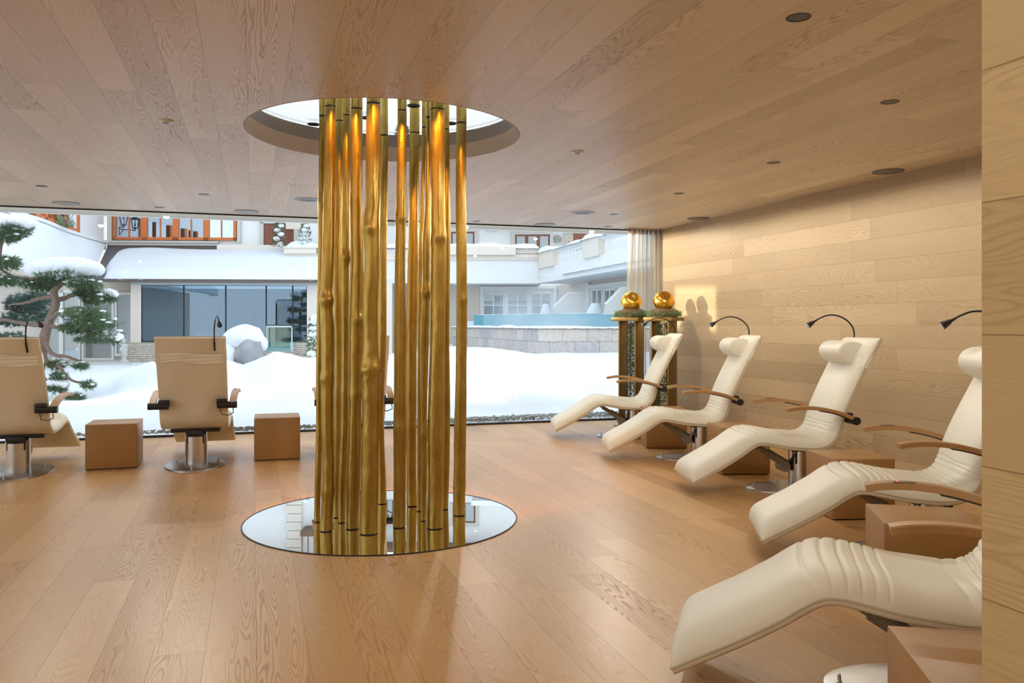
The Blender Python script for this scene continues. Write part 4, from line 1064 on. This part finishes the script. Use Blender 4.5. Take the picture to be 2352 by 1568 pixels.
# balustrade piers, balusters, rail
piers = [(1240, 1274), (1343, 1379)]
b = MB()
for a, c in piers: b.box(R2.x(a), R2.x(c), -.08, .35, 3.34, 3.92)
tr2(b, R2).build('balustrade_piers', 'cream', rb, flat=True)
for a, c, n_ in ((1276, 1343, 13), (1381, 1452, 11), (1456, 1530, 10)):
    xa, xc = R2.x(a), R2.x(c)
    for k in range(n_):
        b = MB(); x = xa + (xc - xa) * (k + .5) / n_
        b.lathe([(.055, 0), (.055, .03), (.03, .05), (.055, .12), (.065, .18), (.05, .25), (.028, .34), (.035, .40), (.055, .43), (.055, .46)], 10, (x, .12, 3.36)); tr2(b, R2).build('baluster', 'whitepaint', rb, ang=.8)
b = MB().box(R2.x(1274), R2.L, -.02, .28, 3.82, 3.90); tr2(b, R2).build('balustrade_rail', 'whitepaint', rb, flat=True)
def snowrun(fr, xa, xc, y0, y1, z, h_, n, seed):
    def f_(i, j):
        x = xa + (xc - xa) * j / n; v = i / 8
        e = math.sin(PI * v) ** .45 if 0 < v < 1 else 0
        e *= min(1, j / 2, (n - j) / 2) ** .5
        return (x, y0 + (y1 - y0) * v + .03 * noise.noise(Vector((x * 2, v, seed))), z + e * h_ * (.75 + .8 * max(-.6, noise.noise(Vector((x * .9, seed, 0))))) + (.02 * noise.noise(Vector((x * 6, seed, 1))) if v in (0, 1) else 0))
    return MB().grid(9, n + 1, f_)
b = snowrun(R1, 0, R1.L, -.2, .5, 4.08, .26, 90, 1)
for fr, xa, xc, z, h_, n_ in ((R2, -.1, R2.x(1276), 3.90, .22, 12), (R2, R2.x(1276), R2.x(1343), 3.88, .13, 14), (R2, R2.x(1340), R2.x(1382), 3.90, .24, 10), (R2, R2.x(1382), R2.L, 3.88, .14, 24)):
    c_ = tr2(snowrun(fr, xa, xc, -.14, .40, z, h_, n_, n_), fr); b.add(c_.v, c_.f)
b.build('parapet_snow', 'snow', rb, ang=2)
b = snowrun(R2, R2.x(1300), R2.L, -.20, .02, 2.96, .07, 60, 5); tr2(b, R2).build('ledge_snow', 'snow', rb, ang=2)
# ground floor walls and windows
RL = Fr(860, 31.6, 1282, 31.6); RM = Fr(1282, 31.6, 1640, 20.6)
b = tr2(MB().box(-2.5, RL.L, 0, .3, -.1, 2.82), RL); c_ = tr2(MB().box(0, RM.L, 0, .3, -.1, 2.82), RM); b.add(c_.v, c_.f); b.build('lower_wall', 'cream', rb, flat=True)
def window_unit(fr, o0, o1, ytop, glasses, gt, ybot=735, cross=701):
    b = MB(); pxbox(b, fr, o0, o1, ytop, ytop + 6, -.12, 0); pxbox(b, fr, o0, o0 + 7, ytop, ybot, -.10, 0); pxbox(b, fr, o1 - 7, o1, ytop, ybot, -.10, 0)
    pxbox(b, fr, o0 + 7, o1 - 7, ytop + 6, ytop + 10, -.06, 0)
    b2_ = MB(); pxbox(b2_, fr, o0 + 7, o1 - 7, ytop + 8, ybot, -.03, 0); b.add(b2_.v, b2_.f)
    wf_ = tr2(b, fr).build('window_frame', 'whitepaint', rb, flat=True)
    g1 = MB(); g2 = MB(); r_ = MB()
    for a, c in glasses:
        pxbox(r_, fr, a, c, gt, ybot, -.05, -.035); pxbox(g1, fr, a, c, gt, ybot, -.065, -.055)
        xm_ = (a + c) / 2; pxbox(g2, fr, xm_ - 1, xm_ + 1, gt, ybot, -.09, -.05); pxbox(g2, fr, a, c, cross - 1, cross + 1, -.09, -.05)
        for e_ in ((a - 1.5, a), (c, c + 1.5)): pxbox(g2, fr, e_[0], e_[1], gt - 2, ybot, -.09, -.03)
        pxbox(g2, fr, a - 1.5, c + 1.5, gt - 3, gt, -.09, -.03)
    tr2(r_, fr).build('curtained_room', 'curtainroom', wf_, flat=True)
    tr2(g1, fr).build('panes', glass_r, wf_, flat=True); tr2(g2, fr).build('muntins', 'whitepaint', wf_, flat=True)
glass_r = glass('bedroom_window_glass', (.62, .74, .78), 1.0, .12)
window_unit(RL, 1103, 1278, 657, [(1112, 1155), (1167.5, 1210), (1221.5, 1264)], 674.5)
window_unit(RM, 1345, 1440, 650, [(1360, 1381), (1388, 1411), (1418, 1436)], 667, cross=698)
# sloped divider screens
for pl, t_, nm in (([(1272, 722), (1272, 706), (1306, 674), (1340, 674), (1340, 722)], 27.6, 'a'), ([(1386, 722), (1392, 700), (1428, 663), (1480, 663), (1480, 722)], 23.6, 'b')):
    P_ = [Vector((Q(px, t_).x, Q(px, t_).y, zat(py, t_))) for px, py in pl]; nn = Vector((SN, CS, 0)) * .15
    b = MB().add(P_ + [p + nn for p in P_], [(0, 1, 2, 3, 4), (9, 8, 7, 6, 5)] + [(i, (i + 1) % 5, (i + 1) % 5 + 5, i + 5) for i in range(5)])
    o = b.build('balcony_divider', 'cream', flat=True)
    tag(o, 'slanted pale divider wall behind the pool, %s' % ('left one beside the triple window' if nm == 'a' else 'right one just left of the curtain'), 'wall', 'slanted divider walls')
    b = MB(); nn2 = Vector((SN, CS, 0)) * -.04
    P2 = [P_[1], P_[2], P_[3]]
    b.tube([p + nn * .5 for p in P2], .07, 6).build('coping', 'whitepaint', o)
# upper storey set back behind the terrace
R3 = Fr(740, 34.5, 1330, 34.0)
ub = fth('upper_chalet', R3, 'blue-white upper storey with brown shuttered windows set back behind the roof terrace', 'building')
b = MB().box(0, R3.L, .05, 5, 2.9, 7.9); b.build('wall', 'white', ub, flat=True)
def chwin(pxa, pxc, zt_, zb_, nsh, px_frame=4):
    xa, xc = R3.x(pxa), R3.x(pxc)
    f = MB().box(xa - .14, xc + .14, -.05, .05, zt_, zt_ + .14).box(xa - .14, xa, -.05, .05, zb_, zt_).box(xc, xc + .14, -.05, .05, zb_, zt_).build('window_surround', 'greytrim', ub, flat=True)
    g_ = MB().box(xa, xc, .0, .03, zb_, zt_).build('shutters', 'doorwood', f, flat=True)
    b = MB(); n_ = max(2, int((xc - xa) / .45))
    for k in range(n_):
        a = xa + (xc - xa) * k / n_; b.box(a + .07, a + (xc - xa) / n_ - .07, -.02, 0, zb_, zt_ - .07)
    b.build('panes', 'curtainroom', f, flat=True)
chwin(1036, 1090, 5.18, 4.0, 2); chwin(1183, 1263, 5.05, 4.0, 3); chwin(1040, 1092, 7.0, 6.2, 2); chwin(868, 905, 7.1, 6.1, 2); chwin(760, 800, 6.9, 6.1, 2)
b = MB(); 
for pxa in (1108, 1190, 1245): 
    x = R3.x(pxa + 20); b.add([(x - .25, 0, 5.2), (x + .25, 0, 5.2), (x + .7, -1.4, 5.6), (x + .1, -1.4, 5.6), (x - .25, 0, 5.75), (x + .25, 0, 5.75), (x + .7, -1.4, 5.75), (x + .1, -1.4, 5.75)], [(0, 1, 2, 3), (4, 7, 6, 5), (0, 4, 5, 1), (1, 5, 6, 2), (2, 6, 7, 3), (3, 7, 4, 0)])
b.build('balcony_corbels', 'white', ub, flat=True)
MB().box(R3.x(1090), R3.L, -1.5, .05, 5.75, 5.95).build('balcony_slab', 'white', ub, flat=True)
b = MB(); xq = R3.x(1297); b.box(xq, xq + .35, -.1, .05, 3.6, 5.8); b.build('stone_pier', 'stackstone', ub, flat=True)
b = MB(); b.box(R3.x(1313), R3.x(1372), -.08, .04, 3.6, 5.8); b.build('timber_gate', 'doorwood', ub, flat=True)
b = MB(); xa, xc = R3.x(1270), R3.x(1290); b.box(xa, xc, -.02, .04, 3.6, 4.85).lathe([(.0001, 0), ((xc - xa) / 2, 0)], 20, ((xa + xc) / 2, 0, 0), mat=Matrix.Translation((0, 0, 4.85)) @ Matrix.Translation(((xa + xc) / 2, -.03, 0)) @ Matrix.Rotation(PI / 2, 4, 'X') @ Matrix.Translation((-(xa + xc) / 2, 0, 0)))
b.build('arched_niche', 'greytrim', ub, flat=True)
MB().box(-.5, R3.L + .5, -1.0, .3, 7.85, 8.0).build('eave', 'timber', ub, flat=True)
MB().grid(9, 41, lambda i, j: (-.5 + (R3.L + 1) * j / 40, -1.0 + 6 * i / 8, 8.0 + .3 * min(1, i / 1.5, j / 2, (40 - j) / 2) ** .5 + .1 * i)).build('roof_snow', 'snow', ub, ang=2)
# snow cones on the terrace beyond the pool
for px, t_, h_, w_, lab in ((1253, 27.5, .55, .42, 'tall rounded snow hooded shrub in front of the triple window'), (1367, 24.8, .50, .62, 'wide snow hooded shrub between the slanted divider walls')):
    o = thing('snow_hooded_shrub', lab, 'shrub', tuple(Q(px, t_, 1.45)), group='snow hooded shrubs')
    MB().tube([(0, 0, 0), (0, 0, .2)], .04, 6).build('stem', 'bark', o)
    MB().lathe([(w_ / 2, 0), (w_ / 2 * .95, h_ * .3), (w_ / 2 * .75, h_ * .6), (w_ / 2 * .5, h_ * .85), (w_ * .2, h_ * .98), (.0001, h_)], 16).blob((w_ * .2, -w_ * .2, h_ * .2), (w_ * .3, w_ * .2, h_ * .25), 6, 2, .3).build('snow_hood', 'snow', o, ang=2)

# --- heated pool
P1_, P2_, P3_ = Fr(1040, 28.8, 1236.8, 20.0), Fr(1236.8, 20.0, 1720, 20.6), None
pl = fth('stone_pool', P2_, 'raised outdoor pool with granite block walls and snowy rim, steaming behind the snow', 'pool')
Mi = P2_.M.inverted()
MB().box(0, P2_.L, 0, .35, -.1, 1.22).build('front_wall', 'poolstone', pl, flat=True)
fw = thing('x', '', '') if False else None
lwall = MB().box(0, P1_.L, 0, .35, -.1, 1.22)
# keep this wall's own frame so that its blocks run along it
lo = lwall.build('side_wall', 'poolstone', pl, flat=True); lo.matrix_local = Mi @ P1_.M
b = snowrun(P2_, -.05, P2_.L, -.08, .40, 1.21, .07, 70, 3); c_ = snowrun(P1_, -.05, P1_.L + .02, -.08, .40, 1.21, .07, 70, 4); tr2(c_, P1_); b.add(c_.v, c_.f)
b.build('rim_snow', 'snow', pl, ang=2)
wa = [Q(1040, 28.8), Q(1236.8, 20.0), Q(1720, 20.6), Q(1800, 26), Q(1500, 28), Q(1060, 30.0)]
MB().add([Mi @ Vector((p.x, p.y, 1.12)) for p in wa], [tuple(range(6))]).build('pool_water', 'water', pl, flat=True)
PB = Fr(1088, 28.6, 1640, 21.2)
b = tr2(MB().box(0, PB.L, 0, .12, .9, 1.63), PB); b.build('teal_back_wall', 'teal', pl, flat=True)
b = snowrun(PB, .0, PB.L, -.02, .14, 1.63, .02, 60, 8); tr2(b, PB).build('back_wall_snow', 'snow', pl, ang=2)
# terrace ground behind the pool
b = MB(); q = [Q(1060, 29.2), Q(1640, 22.0), Q(2100, 25), Q(2000, 36), Q(1060, 36)]
b.add([(p.x, p.y, z) for z in (.2, 1.42) for p in q], [(0, 1, 2, 3, 4), (9, 8, 7, 6, 5)] + [(i, (i + 1) % 5, (i + 1) % 5 + 5, i + 5) for i in range(5)])
struct(b.build('floor_terrace', 'snow', flat=True))
# steam: a thin volume drifting over the water
sm = NT('steam_volume'); pv_ = sm.n('VolumePrincipled'); n_ = sm.noise(sm.obj(), .8, 3, .6)
spz = sm.n('SeparateXYZ'); sm.set(spz.inputs[0], sm.obj())
dens = sm.math('MULTIPLY', sm.rng(n_, .33, .68, .02, .42), sm.rng(spz.outputs[2], 1.2, 2.6, 1.0, 0.0))
sm.set(pv_.inputs['Density'], dens); sm.set(pv_.inputs['Color'], (.93, .97, 1.0)); sm.t.links.new(pv_.outputs[0], sm.out.inputs[1])
M['steam'] = sm.m
b = MB(); q = [Q(1110, 26.6), Q(1250, 20.8), Q(1700, 21.3), Q(1650, 23.5), Q(1300, 27), Q(1110, 28.2)]
b.add([(p.x, p.y, z) for z in (1.14, 2.7) for p in q], [tuple(range(6)), tuple(range(6, 12))[::-1]] + [(i, (i + 1) % 6, (i + 1) % 6 + 6, i + 6) for i in range(6)])
o = b.build('steam', 'steam', flat=True); tag(o, 'thin white steam drifting above the heated pool', 'steam'); o['kind'] = 'stuff'

# --- pine tree on the left
rnd = random.Random(11)
def P(px, py, t_): v = Q(px, t_); v.z = zat(py, t_); return v
pb = Q(82, 13.6, 0)
def pine():
    T_ = 13.6
    o = thing('snowy_pine', 'gnarled cloud-pruned pine with snow on its pads at the left, outside the window', 'tree', tuple(pb))
    def R_(p): return tuple(p - pb)
    tr_, _ = spline([tuple(P(82, 926, T_)), tuple(P(86, 860, T_)), tuple(P(97, 800, T_)), tuple(P(110, 745, T_)), tuple(P(128, 700, T_)), tuple(P(124, 668, T_)), tuple(P(140, 650, T_)), tuple(P(146, 625, T_))], 40)
    MB().tube([R_(p) for p in tr_], [.13 - .085 * (i / 39) ** .8 + .01 * noise.noise(Vector((i * .5, 0, 0))) for i in range(40)], 12).build('trunk', 'bark', o)
    limbs = [[(110, 748, 0), (150, 752, -.1), (185, 757, -.2), (230, 768, -.2), (262, 782, -.2)], [(128, 690, 0), (150, 684, .1), (172, 676, .1), (200, 672, .1), (240, 680, .2)],
             [(112, 735, 0), (140, 715, -.2), (175, 706, -.3), (215, 712, -.3)], [(100, 780, 0), (120, 812, -.2), (150, 818, -.2), (180, 828, -.2), (198, 838, -.2)],
             [(96, 800, 0), (110, 835, -.1), (135, 840, -.2), (150, 862, -.2), (172, 876, -.2), (205, 880, -.2)], [(88, 850, 0), (110, 880, -.1), (140, 900, -.2), (175, 912, -.2)],
             [(110, 745, 0), (70, 745, .2), (30, 738, .2), (-30, 730, .2), (-90, 720, .2)], [(124, 680, 0), (90, 685, .1), (60, 695, .2), (20, 700, .2)], [(138, 648, 0), (100, 640, .1), (60, 640, .2), (20, 630, .2), (-20, 600, .2)],
             [(-20, 900, .2), (-12, 700, .2), (-5, 600, .2), (5, 540, .2), (30, 530, .2)], [(146, 630, 0), (170, 625, -.1), (205, 640, -.1)], [(97, 790, 0), (60, 800, .1), (20, 830, .1)]]
    for l in limbs:
        q, _ = spline([tuple(P(a, c, T_ + d)) for a, c, d in l], 22)
        q = [p + Vector((0, 0, .02 * noise.noise(Vector((i * .6, l[0][0], 0))))) for i, p in enumerate(q)]
        MB().tube([R_(p) for p in q], [.045 - .030 * i / 21 for i in range(22)] if l[0][0] > -10 else [.05] * 22, 7).build('branch', 'bark', o)
    pads = [(150, 632, 78, 16, 0, 1), (118, 648, 34, 14, 0, 0), (195, 655, 46, 16, -.1, 0), (100, 660, 34, 14, .1, 0), (35, 530, 44, 22, .2, 1), (15, 545, 34, 18, .1, 0), (22, 605, 32, 20, .2, 0), (12, 645, 34, 16, .1, 0), (62, 652, 22, 10, 0, 0),
            (80, 690, 48, 26, .5, 0), (45, 700, 40, 30, .6, 0), (90, 725, 44, 26, .6, 0), (30, 735, 44, 20, .5, 0), (200, 672, 34, 16, 0, 0), (250, 686, 20, 12, .2, 1), (212, 690, 24, 16, 0, 0), (195, 722, 62, 18, -.3, 0), (215, 745, 62, 20, -.3, 0), (180, 752, 50, 18, -.2, 0), (240, 770, 42, 13, -.2, 0), (252, 782, 28, 10, -.2, 1), (205, 780, 40, 10, -.2, 0),
            (186, 840, 18, 10, -.2, 0), (130, 838, 26, 12, -.1, 0), (135, 866, 22, 12, -.2, 0), (203, 884, 16, 12, -.2, 0), (128, 892, 28, 11, -.2, 1), (172, 914, 24, 11, -.2, 0), (-40, 560, 40, 30, .2, 1), (-60, 640, 50, 30, .2, 1), (-70, 720, 50, 30, .2, 1), (20, 780, 60, 20, .4, 0), (60, 830, 40, 16, .4, 0), (-20, 850, 60, 24, .4, 1)]
    sc = T_ / F; cnt = 0
    for (px, py, rx, ry, d, s_) in pads:
        b = MB(); c = P(px, py, T_ + d) - pb; N_ = int(60 + rx * ry * .42)
        for k in range(N_):
            while True:
                v = Vector((rnd.uniform(-1, 1), rnd.uniform(-1, 1), rnd.uniform(-1, 1)))
                if v.length < 1: break
            lump = .8 + .35 * noise.noise(v * 2.5 + Vector((px, 0, 0)))
            p = c + Vector((CS, -SN, 0)) * v.x * rx * sc * lump + Vector((SN, CS, 0)) * v.y * rx * sc * .7 + Vector((0, 0, v.z * ry * sc * lump))
            tip = Vector((v.x * .7, v.y * .7, rnd.uniform(-.45, .8))).normalized()
            for q_ in range(6):
                dd = (tip + Vector((rnd.uniform(-.75, .75), rnd.uniform(-.75, .75), rnd.uniform(-.75, .75)))).normalized(); a = dd.orthogonal().normalized() * .0042
                b.add([p - a, p + a, p + dd * rnd.uniform(.05, .095)], [(0, 1, 2)])
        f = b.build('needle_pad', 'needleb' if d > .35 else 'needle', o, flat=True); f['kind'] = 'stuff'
        sb = MB()
        if s_: 
            for k in range(5):
                u = -0.7 + 1.4 * k / 4; hh = (1 - u * u) ** .5
                sb.blob(c + Vector((CS, -SN, 0)) * u * rx * sc + Vector((0, 0, ry * sc * (.9 if ry > 14 else .8) * hh + .03)), (rx * sc * .42, rx * sc * .5, ry * sc * (.55 if px != 150 else 1.35) * hh + .03), 8, k + px, .3, 1.5)
        for k in range(max(3, int(rx / 7))):
            u = rnd.uniform(-.9, .9); sb.blob(c + Vector((CS, -SN, 0)) * u * rx * sc + Vector((SN, CS, 0)) * rnd.uniform(-.6, .1) * rx * sc * .6 + Vector((0, 0, ry * sc * (rnd.uniform(.1, .9)))), (rnd.uniform(.02, .06), .04, rnd.uniform(.012, .025)), 5, k, .3)
        sb.build('snow_pad', 'snow', f, ang=2)
pine()

# tall conifer far behind, its tip shows through the skylight
def conifer(px, t_, h_, w_, lab):
    o = thing('tall_conifer', lab, 'tree', tuple(Q(px, t_, 0)))
    MB().tube([(0, 0, 0), (0, 0, h_ * .97)], [.2, .03], 8).build('trunk', 'bark', o)
    b = MB(); r = random.Random(2)
    for k in range(2600):
        u = r.random() ** .8; z = h_ * (.35 + .65 * u); th = r.random() * 6.283; rr = w_ * (1 - u) * .9 + .12
        p = Vector((0, 0, z)); d = Vector((math.cos(th), math.sin(th), r.uniform(-.25, .15))); q_ = p + d * rr * r.uniform(.3, 1)
        a = Vector((r.uniform(-1, 1), r.uniform(-1, 1), r.uniform(-1, 1))).normalized() * .10
        b.add([q_ - a, q_ + a, q_ + d * .28], [(0, 1, 2)])
    f = b.build('foliage', 'needle', o, flat=True); f['kind'] = 'stuff'
conifer(925, 44, 12.0, 2.4, 'distant dark conifer whose top shows through the round skylight')

# unseen blockers added at the left: their gaps shape the low sun into patches
S0 = Vector((-.93, .36, 0)).normalized(); Nn_ = Vector((.36, .93, 0)).normalized()
def slab(s0, s1, z0, z1, dist, name, lab):
    c0 = S0 * dist; a = c0 + Nn_ * s0; c = c0 + Nn_ * s1; k = S0 * .6
    b = MB().add([(p.x, p.y, z) for z in (z0, z1) for p in (a, c, c + k, a + k)], [(0, 1, 2, 3), (7, 6, 5, 4), (0, 4, 5, 1), (1, 5, 6, 2), (2, 6, 7, 3), (3, 7, 4, 0)])
    o = b.build(name, 'cream', flat=True); tag(o, lab, 'wall', 'added sun blockers'); return o
for s0, s1, z0, z1 in ((-12, 7.86, -.5, 9), (7.86, 8.02, -.5, 2.62), (7.86, 8.02, 2.75, 9), (8.02, 8.60, -.5, 9), (8.60, 9.0, -.5, 2.05), (8.60, 9.0, 2.72, 9), (9.0, 10.02, -.5, 9),
                       (10.02, 10.95, -.5, 4.15), (10.02, 10.95, 4.75, 9), (10.95, 11.9, -.5, 9), (12.7, 16.0, -.5, 9), (16.8, 40, -.5, 9)):
    slab(s0, s1, z0, z1, 22.0, 'sun_blocker', 'unseen panel added to cut the low sun, beyond the left edge of the garden')

# ------------------------------------------------------------------ light
sun = bpy.data.lights.new('sun', 'SUN'); sun.energy = 8.0; sun.color = (1.0, .84, .60); sun.angle = math.radians(.25)
so = bpy.data.objects.new('sun', sun); C.objects.link(so)
sd = Vector((.93, -.36, 0)).normalized() * math.cos(math.radians(7)) + Vector((0, 0, -math.sin(math.radians(7))))
so.rotation_euler = sd.to_track_quat('-Z', 'Y').to_euler()
wd = bpy.data.worlds.new('sky'); bpy.context.scene.world = wd; wd.use_nodes = True
nt = wd.node_tree; nt.nodes.clear()
bg = nt.nodes.new('ShaderNodeBackground'); wo = nt.nodes.new('ShaderNodeOutputWorld'); tc = nt.nodes.new('ShaderNodeTexCoord')
sx = nt.nodes.new('ShaderNodeSeparateXYZ'); mr = nt.nodes.new('ShaderNodeMapRange'); mx = nt.nodes.new('ShaderNodeMix'); mx.data_type = 'RGBA'
nt.links.new(tc.outputs['Generated'], sx.inputs[0]); nt.links.new(sx.outputs[2], mr.inputs[0])
mr.inputs[1].default_value = 0; mr.inputs[2].default_value = .7
nt.links.new(mr.outputs[0], mx.inputs[0]); mx.inputs[6].default_value = (.97, .98, 1, 1); mx.inputs[7].default_value = (.72, .84, 1.0, 1)
nt.links.new(mx.outputs[2], bg.inputs[0]); bg.inputs[1].default_value = 1.5
nt.links.new(bg.outputs[0], wo.inputs[0])

sc = bpy.context.scene
sc.view_settings.view_transform = 'Standard'; sc.view_settings.look = 'None'; sc.view_settings.gamma = 1; sc.view_settings.use_curve_mapping = False
sc.view_settings.exposure = 0.35
sc.cycles.use_adaptive_sampling = True; sc.cycles.adaptive_threshold = .05
sc.cycles.use_denoising = True
sc.cycles.max_bounces = 8; sc.cycles.diffuse_bounces = 3; sc.cycles.glossy_bounces = 3; sc.cycles.transparent_max_bounces = 16; sc.cycles.transmission_bounces = 6
sc.cycles.volume_bounces = 1; sc.cycles.volume_step_rate = 4
sc.cycles.sample_clamp_indirect = 8; sc.cycles.caustics_reflective = False; sc.cycles.caustics_refractive = False
